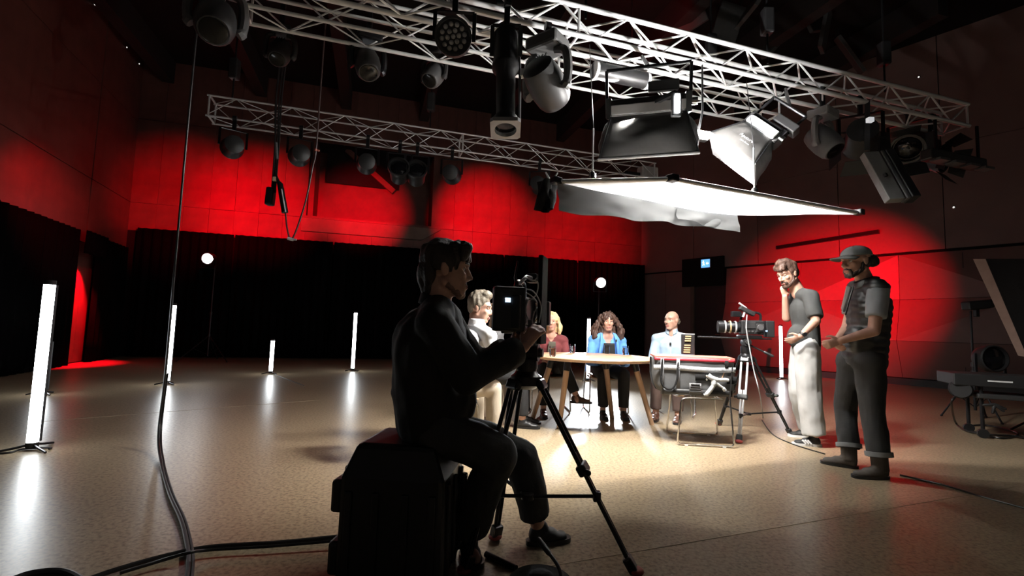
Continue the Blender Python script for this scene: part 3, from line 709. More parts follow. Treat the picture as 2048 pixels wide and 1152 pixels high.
def mk(u0, u1, h0, h1, seed, off):
    def fn(u, v):
        uu = u0 + (u1 - u0) * u; p = SK[0].lerp(SK[3], uu); h = (h0 + (h1 - h0) * u) * v
        nrm = (SK[3] - SK[0]).cross(V((0, 0, 1))).normalized()
        return p + V((0, 0, -h + .0)) + nrm * (off + .02 + .035 * v * sin(uu * 22 + 2 * v + seed) + .03 * v * noise.noise(V((uu * 9, v * 2.5, seed))))
    return fn
o = G().grid(mk(.0, .90, .215, .155, 0, 0), 60, 14).build('cloth', SKIRT, skirt, smooth=True)
o = G().grid(mk(.62, 1.0, .14, .18, 3, .04), 40, 14).build('cloth_flap', SKIRT, skirt, smooth=True)
q = at(1094, 392, 3.55)
t = thing('cloth_roll', 'black rolled cloth hanging at the left corner of the white silk', 'cloth', q)
def fn(u, v):
    a = 2 * pi * u; r = .065 + .02 * sin(3 * a + 4 * v) + .015 * noise.noise(V((cos(a) * 2, sin(a) * 2, v * 4)))
    return q + V((cos(a) * r * 1.0, sin(a) * r, (.5 - v) * .225)) + V((-.02 * v, 0, 0))
g = G().grid(fn, 24, 10); g.build('cloth', BLKF, t, smooth=True)
q2 = at(1103, 357, 3.55); t = thing('spring_clip', 'pale spring clip standing on the left corner of the silk frame', 'clip', q2)
G().caps(q2 - V((0, 0, .03)), q2 + V((-.045, 0, .045)), .009, .006).build('clip_arm', WHITE, t, smooth=True); G().caps(q2 - V((0, 0, .03)), q2 + V((.045, 0, .045)), .009, .006).build('clip_arm', WHITE, t, smooth=True); G().box(q2 - V((0, 0, .045)), (.03, .03, .05)).build('jaw', WHITE, t)
for x, y0, y1, Y, lb in ((1185, 255, 360, 3.62, 'thin upright rod holding the left of the white silk'), (1509, 352, 392, 3.9, 'thin upright rod holding the middle of the white silk')):
    a = at(x, y1, Y); t = thing('suspension_rod', lb, 'rod', a)
    G().tube([a, a + V((0, 0, .42))], .007, 8).build('rod', ALU, t, smooth=True); G().tube([a + V((0, 0, .42)), truss_at(A0, x) + TN * .1], .004, 6).build('wire', BLKM, t); G().lathe([(.03, -.02), (.03, .05), (.012, .07)], a, (0, 0, 1), 12).build('socket', CHROME, t, smooth=True)
    G().bar(a - V((.09, 0, 0)), a + V((.12, .02, 0)), .03, .03).build('clamp', CHROME, t, bevel=.006)
# ------------------------------------------------------------------ floor tubes
def floor_tube(p, L, label, foot_spread=.16, r=.034, lean=0, foot=BLKM):
    p = V((p.x, p.y, 0)); t = thing('tube_lamp', label, 'lamp', p, 'upright white tube lamps on the floor')
    b = p + V((0, 0, .06)); e = b + V((lean, 0, L))
    G().tube([b, e], r, 14).build('tube', TUBE_E, t, smooth=True)
    for q, d in ((b, -1), (e, 1)): G().tube([q, q + V((0, 0, d * .035))], r * 1.08, 14).build('end_cap', BLK, t, smooth=True)
    G().bar(b + V((0, r * 1.1, 0)), e + V((0, r * 1.1, 0)), r * 1.2, r * .7, up=V((0, 1, 0))).build('back_rail', BLK, t)
    for a in (-.4, 1.7, 3.8):
        q = p + V((cos(a) * foot_spread, sin(a) * foot_spread, .008))
        G().tube([p + V((0, 0, .045)), p.lerp(q, .5) + V((0, 0, .02)), q], .009, 8).build('foot', foot, t, smooth=True)
    G().lathe([(.025, .02), (.03, .03), (.03, .05), (.02, .06)], p, (0, 0, 1), 12).build('base', BLK, t, smooth=True)
    return t
T1 = lev(63, 900); floor_tube(T1, 1.22, 'tallest looking white tube lamp nearest at the left edge', .2, .036)
floor_tube(lev(86, 789), .62, 'short white tube lamp half hidden behind the nearest left tube')
T2 = lev(334, 769); floor_tube(T2, 1.17, 'white tube lamp behind the hanging black cable')
floor_tube(lev(541, 748), .58, 'short white tube lamp alone on the floor left of the operator')
floor_tube(lev(705, 742), 1.19, 'tall white tube lamp nearest left of the seated operator')
P5 = lev(1176, 762); floor_tube(P5, 1.2, 'white tube lamp between the blonde woman and the woman in blue')
floor_tube(lev(1563, 759), 1.2, 'white tube lamp behind the man with hand on chin')

# ------------------------------------------------------------------ lamps on stands at the back
def stand(base, h, label, spread=.55, cat='stand', name='lamp_stand', m=BLKM, rot=.5):
    t = thing(name, label, cat, base); p = V(base)
    G().tube([p + V((0, 0, .12)), p + V((0, 0, h * .5))], .018, 10).build('column', m, t, smooth=True)
    G().tube([p + V((0, 0, h * .48)), p + V((0, 0, h))], .013, 10).build('riser', m, t, smooth=True)
    for z in (h * .5, .62): G().lathe([(.028, -.03), (.028, .03)], p + V((0, 0, z)), (0, 0, 1), 12).build('collar', BLK, t, smooth=True)
    for k in range(3):
        a = rot + k * 2 * pi / 3; q = p + V((cos(a) * spread, sin(a) * spread, .012))
        lg = G().tube([p + V((0, 0, .62)), q], .011, 8).build('leg', m, t, smooth=True)
        G().tube([p + V((0, 0, .16)), p.lerp(q, .5) + V((0, 0, .31 - .005))], .007, 6).build('brace', m, lg)
        G().ell(q, (.018, .018, .012), n=10, m=6).build('rubber_foot', BLK, lg, smooth=True)
    return t
L1 = at(418, 517, 11.3); b1 = V((L1.x, L1.y + .25, 0)); stand(b1, L1.z - .15, 'tripod stand under the lit lamp at the left of the back drape', .62, rot=-.3)
fr = fresnel(L1, .95, R(12), .15, 'round lit lamp on the left stand before the black drape', face=LAMP_E, hang=-1, doors=False)
L2 = at(1200, 565, 11.6); b2 = V((L2.x + .02, L2.y + .25, 0)); stand(b2, L2.z - .15, 'thin stand of the bright lamp behind the seated woman in blue', .6)
fr = fresnel(L2, .95, R(4), .15, 'round glaring lamp above the woman in the blue blazer', face=LAMP_E, hang=-1, doors=False)
spot('back_light', L2 + V((-.02, -.35, -.05)), lev(1205, 830), 1900, (.86, .93, 1), 36, .8, .14)
spot('back_light', L1 + V((.05, -.35, -.05)), lev(800, 900), 12, (.9, .95, 1), 50, .6, .12)

# ------------------------------------------------------------------ round table
TC0 = V((.93, 5.33, 0)); TR = .70
tb = thing('round_table', 'round birch table on slanted wooden legs at the middle of the set', 'table', TC0)
G().lathe([(TR - .035, .722), (TR - .004, .74), (TR, .75), (TR - .004, .757), (TR - .01, .758)], TC0, (0, 0, 1), 64).build('table_top', TABLEW, tb, smooth=True)
G().lathe([(.34, .70), (.34, .722)], TC0, (0, 0, 1), 32).build('top_frame', BLKM, tb)
for (x, y) in ((1118, 856), (1304, 850), (1224, 836), (1065, 838)):
    q = lev(x, y); d = (TC0 - q); d.z = 0; s_ = q + d.normalized() * min(.10 if x == 1118 else .22, d.length * .4) + V((0, 0, .715))
    lg = G().tube([q + V((0, 0, .002)), s_], [.026, .034], 12).build('leg', TABLEW, tb, smooth=True)
    G().tube([s_ + (q - s_) * .0, s_ + (q - s_) * .16], .037, 12).build('leg_socket', BLKM, lg, smooth=True)

GL = glass('clear_glass'); WAT = mat('water', (.75, .72, .6), .05, spec=.6)
WATG = glass('water_fill'); AMB = glass('amber_drink'); AMB.node_tree.nodes['Principled BSDF'].inputs['Base Color'].default_value = (.95, .75, .4, 1)
def tumbler(c, label, fill, fm):
    t = thing('tumbler', label, 'glass', c, 'drinking glasses on the round table')
    G().lathe([(.026, .0), (.034, .012), (.037, .05), (.035, .108), (.0335, .108), (.0352, .05), (.032, .016), (.01, .012)], c, (0, 0, 1), 24).build('glass', GL, t, smooth=True)
    G().lathe([(.030, .0165), (.0345, .05), (.0345 - .001, .05 + fill)], c, (0, 0, 1), 24).build('drink', fm, t, smooth=True)
def ontable(x, y): p = lev(x, y, .758); return p
gp = []
for (x, y, lb, fm) in ((1105, 713, 'tumbler of pale amber drink nearest on the left of the table', AMB), (1145, 706, 'tumbler of water before the blonde woman', WATG), (1216, 707, 'tumbler of water before the woman in the blue blazer', WATG), (1303, 708, 'tumbler of water before the bald man', WATG)):
    p = ontable(x, y); d = p - TC0; d.z = 0
    if d.length > TR - .06: 
        d = d.normalized() * (TR - .06); p = V((TC0.x + d.x, TC0.y + d.y, .758))
    tumbler(p, lb, .035, fm)

# ------------------------------------------------------------------ sled chairs
def make_chair(label):
    t = thing('sled_chair', label, 'chair', (0, 0, 0), 'chrome sled chairs')
    def seat(u, v):
        x = (u - .5) * .44; y = -.20 + .42 * v
        z = .445 + .018 * (2 * u - 1) ** 2 - .02 * max(0, v - .8) / .2 + .0
        return V((x * (1 - .06 * (1 - v)), y, z))
    o = G().grid(seat, 12, 10).build('seat', PLY, t, smooth=True); so = o.modifiers.new('t', 'SOLIDIFY'); so.thickness = .012; so.offset = 1
    def back(u, v):
        a = (u - .5) * 1.5; z = .60 + .22 * v; c = 1 - .12 * abs(2 * u - 1) ** 3
        return V((.30 * sin(a) * 1.0, -.22 - .08 * v - .0 + .30 * (1 - cos(a)) * .6, .60 + (.22 * v - .11) * c + .11))
    o = G().grid(back, 16, 6).build('backrest', PLY, t, smooth=True); so = o.modifiers.new('t', 'SOLIDIFY'); so.thickness = .011
    for s_ in (-1, 1):
        x = s_ * .235
        pts = [V((x * .85, -.27, .74)), V((x, -.235, .46)), V((x * 1.04, -.27, .012)), V((x * 1.04, .0, .012)), V((x * 1.04, .24, .012)), V((x, .20, .43)), V((x * .96, .12, .437)), V((x * .9, -.18, .437))]
        sm = [pts[0], pts[1]]
        for k in range(2, len(pts) - 1):
            a, b, c = pts[k - 1], pts[k], pts[k + 1]; r = .03
            sm += [b + (a - b).normalized() * r, b + ((a - b).normalized() + (c - b).normalized()) * r * .3, b + (c - b).normalized() * r]
        sm.append(pts[-1])
        f_ = G().tube(sm, .009, 8).build('side_frame', CHROME, t, smooth=True)
        for y in (-.18, .16): G().box((x * 1.04, y, .006), (.02, .03, .012)).build('glide', WHITE, f_)
    G().tube([V((-.215, -.18, .437)), V((.215, -.18, .437))], .006, 8).build('cross_rod', CHROME, t, smooth=True)
    G().tube([V((-.225, .16, .434)), V((.225, .16, .434))], .006, 8).build('cross_rod', CHROME, t, smooth=True)
    return t
CH0 = make_chair('chrome sled chair')
first = [True]
def chair(x, y, face, label):
    t = CH0 if first[0] else copy_tree(CH0); first[0] = False
    t['label'] = label; return place(t, (x, y, 0), math.atan2(-face[0], face[1]))

# ------------------------------------------------------------------ equipment bag on the near chair
BC = V((1.86, 4.72, 0))
chair(BC.x, BC.y, (-1, .12), 'chrome sled chair carrying the grey equipment bag')
BAGG = mat('bag_grey', (.085, .087, .09), .7, var=.12, scale=6, bump=.15, bscale=30)
SALM = mat('bag_salmon', (.52, .17, .13), .6)
ZIP = mat('zip_red', (.55, .03, .05), .5)
TAPE = mat('tape_white', (.42, .43, .44), .5)
bx = V((.993, -.12, 0)).normalized(); by = V((.12, .993, 0)).normalized()
b0 = V((1.78, 4.66, .462))
bag = thing('equipment_bag', 'grey equipment bag with red zip and white tape on a chrome chair', 'bag', b0)
def bp(x, y, z): return b0 + bx * x + by * y + V((0, 0, z))
def bagf(u, v):                         # closed shell of rounded section swept along x
    a = 2 * pi * v; x = -.385 + .77 * u; e = 1 - .55 * abs(2 * u - 1) ** 8
    cy, cz = cos(a), sin(a); sq = lambda q: math.copysign(abs(q) ** .26, q)
    y = .125 * sq(cy) * e; z = .185 + .175 * sq(cz) * (1 - .10 * abs(2 * u - 1) ** 6)
    bul = .018 * sin(pi * u) * (1 if cy < 0 else 0) + .008 * noise.noise(V((u * 6, v * 8, 0)))
    if u < .2 and z < .12: x += .35 * (.2 - u) * (1 - z / .12)
    return bp(x, y - bul, z)
g = G().grid(bagf, 40, 40)
g.build('bag_body', BAGG, bag, smooth=True)
def stripf(y, z0, z1, x0, x1, wav=0):
    def fn(u, v):
        x = x0 + (x1 - x0) * u; z = z0 + (z1 - z0) * v + wav * sin(u * 7); return bp(x, y - .02 * sin(pi * (x + .385) / .77), z)
    return fn
def strip(nm, m, y, z0, z1, x0, x1, wav=0, th=.003):
    o = G().grid(stripf(y, z0, z1, x0, x1, wav), 24, 2).build(nm, m, bag, smooth=True); so = o.modifiers.new('t', 'SOLIDIFY'); so.thickness = th; return o
g = G()
for k in range(24):
    x0, x1 = -.37 + k * .74 / 24, -.37 + (k + 1) * .74 / 24
    g.slab([bp(x0, -.124, .345), bp(x1, -.124, .345), bp(x1, .12, .352), bp(x0, .12, .352)], V((0, 0, .014)))
g.build('top_panel', SALM, bag)
strip('zip', ZIP, -.130, .318, .344, -.372, .372)
strip('tape', TAPE, -.134, .225, .272, -.38, .375, .005)
LETG = mat('print_grey', (.22, .23, .25), .6)
R3 = frame3(bx, V((0, 0, 1)), -by)
for k, s_ in enumerate((-.31, -.155, -.0, .155, .30)):
    text('lettering', 'FRAGILE', .033, LETG, bag, bp(s_, -.1375 - .02 * sin(pi * (s_ + .385) / .77) - .006, .249 + .005 * sin((s_ + .38) / .755 * 7)), R3)
g = G().tube(spline([bp(-.30, -.136, .33), bp(-.305, -.15, .25), bp(-.315, -.16, .12), bp(-.27, -.17, .055), bp(-.21, -.17, .06), bp(-.17, -.165, .14), bp(-.16, -.155, .25), bp(-.15, -.140, .33)], 8), .009, 8)
g.build('handle', BLKF, bag, smooth=True)
for x in (-.30, -.155, .29): strip('webbing', GREYM, -.137, .0, .335, x - .016, x + .016, 0, .004) if x < .2 else strip('webbing', BLKF, -.139, .27, .335, x - .016, x + .016, 0, .004)
strip('front_patch', BLKF, -.139, .14, .20, .0, .12)
strip('front_patch', BLKF, -.136, .12, .19, .29, .38)
strip('bottom_panel', BLK, -.140, .0, .055, -.30, .34)
for k in range(4): 
    o = strip('vent_bar', BLK, -.146, .03 + k * .022, .042 + k * .022, -.04 - .004 * (3 - k), .04 + .004 * (3 - k), 0, .006)
strip('vent_plate', GREYM, -.141, .02, .115, -.055, .055)
g = G().tube(spline([bp(.115, -.16, .195), bp(.15, -.17, .17), bp(.20, -.165, .155), bp(.25, -.16, .158), bp(.30, -.15, .155)], 6), [.024] * 13 + [.017] * 12, 10); g.build('white_strap', TAPE, bag, smooth=True)
g = G().tube(spline([bp(.16, -.165, .18), bp(.165, -.17, .12), bp(.14, -.172, .07), bp(.10, -.17, .02), bp(.075, -.165, .01)], 6), [.026] * 8 + [.02] * 12 + [.012] * 5, 10); g.build('white_strap', TAPE, bag, smooth=True)
g = G().tube(spline([bp(.17, -.17, .15), bp(.21, -.175, .11), bp(.245, -.175, .085), bp(.265, -.17, .06)], 6), [.012] * 7 + [.010] * 6 + [.016] * 6, 10); g.build('white_strap', TAPE, bag, smooth=True)
for z in (.185, .155): G().ell(bp(.105, -.158, z), (.012, .008, .012), n=10, m=6).build('buckle', CHROME, bag, smooth=True)
# striped stand-up case behind the bag rim
q = at(1377, 689, 4.74)
sx = thing('display_case', 'small dark upright case with gold bars standing on the grey bag', 'case', V((q.x, q.y, .835)))
RZ = Matrix.Rotation(-.22, 3, 'Z'); qb = V((q.x, q.y, .835))
G().box(qb + V((0, .02, .10)), (.125, .05, .20), RZ).build('case_body', BLK, sx, bevel=.004)
GOLD = mat('gold_bar', (.62, .47, .26), .35, .4)
for k in range(8):
    if k == 4: continue
    G().box(qb + RZ @ V((-.018 + .002 * k, -.012, .022 + .0225 * k)), (.062 - .001 * k, .012, .012), RZ).build('gold_bar', GOLD, sx, bevel=.002)
G().box(qb + V((.01, .02, .203)), (.11, .05, .008), RZ).build('lid', ALU, sx, bevel=.002)

# ------------------------------------------------------------------ flight case under the operator
FC = V((-.435, 2.10, 0))
fc = thing('flight_case', 'large black hard equipment case standing on end as a seat', 'case', FC)
RZ = Matrix.Rotation(-.10, 3, 'Z')
def fbox(nm, c, d, m=BLK, bev=.012, par=None): return G().box(FC + RZ @ V(c), d, RZ).build(nm, m, par or fc, bevel=bev)
W_, D_, H_ = .43, .38, .57
g = G()
bl = [V((-W_ / 2, -D_ / 2, .03)), V((W_ / 2, -D_ / 2, .03)), V((W_ / 2, D_ / 2, .03)), V((-W_ / 2, D_ / 2, .03))]
md = [V((p.x * .985, p.y, .44)) for p in bl]; tp = [V((p.x * .74, p.y * .86, H_)) for p in bl]
g.add([FC + RZ @ p for p in bl + md + tp], [(3, 2, 1, 0), (8, 9, 10, 11)] + [(i + o, (i + 1) % 4 + o, (i + 1) % 4 + 4 + o, i + 4 + o) for o in (0, 4) for i in range(4)])
g.build('case_shell', BLK, fc, bevel=.02)
for z in (.12, .36): fbox('corner_block', (-W_ / 2 - .012, -.1, z), (.05, .16, .13), BLK, .015)
fbox('latch', (-W_ / 2 - .02, -.02, .40), (.045, .07, .09), BLK, .012)
for y in (-.12, .0, .12): fbox('rib', (W_ / 2 + .004, y, .24), (.018, .03, .36), BLK, .006)
fbox('side_handle', (W_ / 2 + .03, .06, .33), (.03, .05, .16), BLKM, .012)
for x in (-.19, .19):
    for y in (-.14, .14): w_ = G().lathe([(.035, -.015), (.035, .015)], FC + RZ @ V((x, y, .035)), (1, 0, 0), 16).build('wheel', BLK, fc, smooth=True)
for x in (-.17, -.06, .06, .17): fbox('front_rib', (x, -D_ / 2 - .002, .22), (.03, .016, .34), BLK, .006)

# ------------------------------------------------------------------ tripods
def tripod(apex, feet, label, m_up, m_lo, foot_m, head=True, spread_at=.62, dual=True):
    t = thing('tripod', label, 'tripod', V((apex.x, apex.y, 0))); A = V(apex)
    G().lathe([(.045, -.05), (.075, -.03), (.075, .01), (.06, .02), (.05, .035)], A, (0, 0, 1), 20).build('bowl', BLKM, t, smooth=True)
    mids = []
    for F in feet:
        F = V(F); d = (F - A); L = d.length; d = d / L; out = V((d.x, d.y, 0)).normalized(); side = out.cross(V((0, 0, 1)))
        s0 = A + out * .06; k1, k2, k3 = s0.lerp(F, .48), s0.lerp(F, .40), s0.lerp(F, .97)
        up = G()
        for s_ in (-1, 1): up.tube([s0 + side * s_ * .030, k1 + side * s_ * .030], .0105, 10)
        lg = up.build('leg', m_up, t, smooth=True)
        lo = G()
        if dual:
            for s_ in (-1, 1): lo.tube([k2 + side * s_ * .014, k3 + side * s_ * .008], .010, 10)
        else: lo.tube([k2, k3], .016, 10)
        lo.build('lower_section', m_lo, lg, smooth=True)
        M3 = frame3(side, out.cross(side) * 0 + side.cross(d), d)
        G().box(k1, (.10, .045, .05), M3).build('clamp', BLK, lg, bevel=.01)
        G().box(s0 + d * .03, (.09, .035, .05), M3).build('hinge', BLKM, lg, bevel=.01)
        G().caps(k1 + side * .03, k1 + side * .06 + out * .03, .010, .014).build('lever', BLKM, lg, smooth=True)
        G().box(k3 - d * .02, (.055, .04, .07), M3).build('foot_clamp', BLK, lg, bevel=.008)
        ft = G().ell(F + V((0, 0, .018)), (.035, .035, .018), n=14, m=8); ft.tube([k3, F + V((0, 0, .02))], .014, 8); ft.build('foot', foot_m, lg, smooth=True)
        mids.append(s0.lerp(F, spread_at))
    c = (mids[0] + mids[1] + mids[2]) / 3; c.z = mids[0].z - .03
    sp = G().lathe([(.03, -.012), (.03, .012)], c, (0, 0, 1), 12).build('spreader_hub', BLK, t, smooth=True)
    for q in mids:
        G().tube([c, q], .0085, 8).build('spreader_arm', BLKM, sp, smooth=True); G().box(q, (.035, .035, .045)).build('spreader_clamp', BLK, sp, bevel=.006)
    return t
def fluid_head(base, h, fwd, label, bar_to=None):
    t = thing('fluid_head', label, 'tripod head', base); f = V((fwd.x, fwd.y, 0)).normalized(); s_ = f.cross(V((0, 0, 1)))
    M3 = frame3(s_, f, V((0, 0, 1)))
    G().lathe([(.048, 0), (.055, .02), (.052, h * .4), (.04, h * .45)], base, (0, 0, 1), 18).build('pan_base', BLKM, t, smooth=True)
    G().tube([base + s_ * -.06 + V((0, 0, h * .62)), base + s_ * .06 + V((0, 0, h * .62))], .042, 16).build('tilt_drum', BLK, t, smooth=True)
    G().box(base + V((0, 0, h * .9)) , (.08, .17, h * .2), M3).build('plate', BLKM, t, bevel=.008)
    for s2 in (-1, 1): G().lathe([(.025, 0), (.02, .02)], base + s_ * s2 * .06 + V((0, 0, h * .62)), s_ * s2, 12).build('knob', DGREY, t, smooth=True)
    if bar_to is not None:
        a = base + s_ * .06 + V((0, 0, h * .6)); G().tube([a, a.lerp(bar_to, .6), bar_to], .009, 8).build('pan_bar', BLKM, t, smooth=True)
        G().caps(a.lerp(bar_to, .72), bar_to, .015, .015).build('grip', BLK, t, smooth=True)
    return t
# foreground tripod and camera
F1 = [lev(1272, 1150), lev(990, 1080), lev(928, 1148)]
AP1 = at(1052, 756, 2.28)
RUST = mat('rust_foot', (.30, .06, .045), .5)
tripod(AP1, F1, 'black tripod in the foreground in front of the seated operator', BLKM, BLKM, RUST)
CF = V((.28, .96, 0)).normalized(); CS_ = CF.cross(V((0, 0, 1)))
HB = AP1 + V((0, 0, .03))
PB = at(1072, 668, 2.13)
fluid_head(HB, .15, CF, 'black fluid head on the foreground tripod', None)
def camera_rig(c, f, label, sc=1.0, tall=True, left=False):
    """c = centre of the body, f = viewing direction"""
    f = V((f.x, f.y, 0)).normalized(); s_ = f.cross(V((0, 0, 1))); Z = V((0, 0, 1)); M3 = frame3(s_, f, Z)
    P = lambda x, y, z: c + (s_ * x + f * y + Z * z) * sc
    t = thing('video_camera', label, 'camera', c)
    D = lambda *a: tuple(k * sc for k in a)
    body = G().box(c, D(.11, .19, .13), M3).build('body', BLK, t, bevel=.01 * sc)
    G().box(P(-.058, .02, .02), D(.006, .09, .06), M3).build('side_panel', DGREY, body, bevel=.003)
    for k in range(3): G().box(P(-.059, -.03 + .03 * k, -.035), D(.006, .014, .012), M3).build('button', GREYM, body)
    G().box(P(0, -.15, -.01), D(.10, .07, .15), M3).build('battery', BLK, t, bevel=.008 * sc)
    G().lathe([(.045 * sc, 0), (.05 * sc, .02 * sc), (.05 * sc, .07 * sc), (.046 * sc, .08 * sc), (.046 * sc, .12 * sc), (.056 * sc, .13 * sc), (.056 * sc, .19 * sc), (.05 * sc, .19 * sc)], P(0, .095, .0), f, 22).build('lens', BLKM, t, smooth=True)
    for k in range(3): G().lathe([(.058 * sc, 0), (.058 * sc, .012 * sc)], P(0, .13 + .045 * k, 0), f, 22).build('focus_ring', ALU if k != 1 else GOLD, t, smooth=True)
    G().tube(spline([P(0, -.08, .065), P(0, -.07, .13), P(0, .05, .135), P(0, .09, .07)], 6), .011 * sc, 8).build('top_handle', BLKM, t, smooth=True)
    for x in (-.035, .035): G().tube([P(x, -.16, -.10), P(x, .34, -.10)], .0075 * sc, 8).build('support_rod', BLKM, t, smooth=True)
    G().box(P(0, 0, -.085), D(.10, .16, .03), M3).build('base_plate', BLKM, t, bevel=.004)
    return t, P, M3, s_, f, Z, D
CC = at(1040, 622, 2.26)
t, P, M3, s_, f, Z, D = camera_rig(CC, CF, 'black video camera rig on the foreground tripod before the operator')
M4 = M3 @ Matrix.Rotation(.25, 3, 'Z')
mon = at(1018, 618, 2.10); FR = frame3(V((.96, .28, 0)).normalized(), V((-.28, .96, 0)).normalized(), Z)
G().box(mon, (.15, .045, .20), FR).build('monitor', BLK, t, bevel=.012)
G().box(at(1016, 600, 2.07), (.024, .004, .020), FR).build('display', emit('display_blue', (.55, .75, 1), 2.0), t)
G().box(at(1013, 597, 2.068), (.012, .004, .004), FR).build('display_bar', emit('display_white', (1, 1, 1), 2.2), t)
fl_ = at(1085, 600, 2.36)
G().box(fl_, (.022, .13, .44), M3).build('matte_box_flag', BLKF, t, bevel=.004)
G().box(P(0, .33, 0), (.16, .05, .13), M3).build('matte_box', BLK, t, bevel=.006)
G().tube([at(1035, 585, 2.2), at(1030, 555, 2.2), at(1036, 522, 2.2)], [.007, .006, .005], 8).build('antenna', BLKM, t, smooth=True)
G().tube([P(.0, -.02, .13), P(.02, .03, .17), P(.03, .10, .17)], .009, 8).build('accessory_arm', ALU, t, smooth=True)
G().box(P(.03, .12, .17), (.05, .06, .045), M3).build('receiver', BLKM, t, bevel=.005)
CAB = mat('cable_grey', (.32, .33, .34), .35)
for pts in (((1045, 583), (1060, 590), (1074, 606), (1066, 632)), ((1050, 578), (1068, 584), (1082, 612), (1078, 645)), ((1062, 560), (1076, 566), (1072, 590), (1058, 600)), ((1040, 565), (1050, 556), (1066, 562), (1074, 556)), ((1055, 600), (1052, 625), (1062, 645), (1068, 622))):
    G().tube(spline([at(x, y, 2.14 + .02 * k) for k, (x, y) in enumerate(pts)], 6), .0032, 6).build('cable', CAB, t, smooth=True)
G().tube([at(1060, 640, 2.12), at(1062, 660, 2.12), at(1052, 690, 2.1)], [.012, .010, .004], 8).build('side_grip', GREYM, t, smooth=True)

# second tripod, silver legs, beside the bag
F2 = [lev(1478, 886), lev(1437, 851), lev(1583, 871)]
AP2 = at(1492, 714, 4.98)
F2[1] = lev(1437, 850)
REDF = mat('red_foot', (.55, .10, .09), .5)
tp2 = tripod(AP2, F2, 'silver and black tripod beside the man with hand on chin', BLKM, BLKM, REDF, spread_at=.70)
for o in tp2.children:
    if o.name.split('.')[0] == 'leg':
        o.data.materials[0] = ALU
        for c in o.children:
            if c.name.startswith('lower'): c.data.materials[0] = ALU
        break
CF2 = V((-.97, .22, 0))
fluid_head(AP2 + V((0, 0, .03)), .20, CF2, 'black fluid head on the silver legged tripod', at(1545, 712, 4.9))
t, P, M3, s_, f, Z, D = camera_rig(at(1502, 655, 4.98), CF2, 'black cinema camera with long lens on the silver legged tripod', 1.15)
G().tube([P(.0, .30, -.10), P(0, .46, -.10)], .010, 8).build('support_rod', BLKM, t, smooth=True)
G().tube([at(1486, 634, 4.95), at(1492, 616, 4.95), at(1478, 606, 4.95)], .012, 8).build('accessory_arm', ALU, t, smooth=True)
G().box(at(1494, 622, 4.95), (.17, .05, .045), Matrix.Rotation(.45, 3, 'Y')).build('viewfinder', DGREY, t, bevel=.008)
G().box(at(1472, 628, 4.98), (.10, .05, .06)).build('motor', BLKM, t, bevel=.008)
G().box(at(1520, 656, 4.90), (.075, .03, .085)).build('recorder', DGREY, t, bevel=.006)
G().lathe([(.03, 0), (.03, .02)], at(1520, 655, 4.88), (0, -1, 0), 16).build('recorder_dial', GREYM, t, smooth=True)
G().box(at(1533, 662, 4.87), (.015, .01, .012)).build('indicator', emit('indicator_blue', (.3, .55, 1), 3), t)
G().tube(spline([at(1494, 630, 4.9), at(1493, 660, 4.86), at(1500, 700, 4.86), at(1508, 742, 4.84), at(1520, 790, 4.85), lev(1526, 836, .02)], 8), .006, 6).build('cable', CAB, t, smooth=True)

# ------------------------------------------------------------------ cables
def cable(name, pts, r, label, m=BLK, n=8, group=None, twist=False):
    p = spline(pts, n); t = G().tube(p, r, 8)
    o = t.build(name, m, None, smooth=True); tag(o, label, 'cable', group); return o
CBL = mat('cable_black', (.014, .013, .013), .35)
YC = lev(319, 893).y
h0 = lev(319, 893, .02)
pts = [V((h0.x + .01, h0.y, ZB + .5)), V((h0.x, h0.y, 3.2)), V((h0.x - .005, h0.y, 1.6)), V((h0.x - .012, h0.y + .01, .6)), V((h0.x - .01, h0.y - .01, .14)), lev(322, 925, .02), lev(338, 985, .02), lev(362, 1040, .02), lev(375, 1095, .02), lev(377, 1130, .02), lev(372, 1170, .02)]
cable('hanging_cable', pts, .0095, 'thick black cable hanging from above at left and curving along the floor', CBL, 10)
pts = [p + V((.014, .008, .0)) for p in pts]
cable('hanging_cable', pts[3:], .0065, 'thinner black cable running beside the thick hanging cable on the floor', CBL, 10)
cable('floor_cable', [lev(690, 1072, .014), lev(560, 1085, .014), lev(420, 1094, .014), lev(330, 1112, .014), lev(230, 1140, .014), lev(160, 1165, .014)], .0105, 'black cable lying from the flight case to the bottom left corner', CBL)
cable('floor_cable', [lev(690, 1080, .036), lev(560, 1091, .03), lev(420, 1100, .030), lev(380, 1105, .05), lev(330, 1119, .033), lev(240, 1146, .033)], .007, 'thin black cable paired with the one from the flight case', CBL)
cable('floor_cable', [lev(10, 1165, .012), lev(60, 1147, .012), lev(120, 1142, .012), lev(160, 1158, .012), lev(170, 1185, .012)], .012, 'loop of black cable at the bottom left corner of the floor', CBL)
cable('floor_cable', [lev(-30, 908, .008), lev(20, 905, .008), T1 + V((-.06, -.01, .008)), T1 + V((.09, .05, .008)), lev(98, 898, .008)], .007, 'black cable feeding the nearest left tube lamp', CBL)
cable('floor_cable', [lev(548, 748, .006), lev(570, 757, .006), lev(608, 771, .006)], .007, 'short black cable beside the short lone tube lamp', CBL)
cable('floor_cable', [lev(1524, 840, .006), lev(1545, 868, .006), lev(1585, 888, .006), lev(1650, 908, .006)], .006, 'thin cable from the silver tripod toward the standing men', CBL)
cable('floor_cable', [lev(1800, 950, .006), lev(1880, 968, .006), lev(1960, 992, .006), lev(2070, 1022, .006)], .006, 'thin cable on the floor at the lower right edge', CBL)
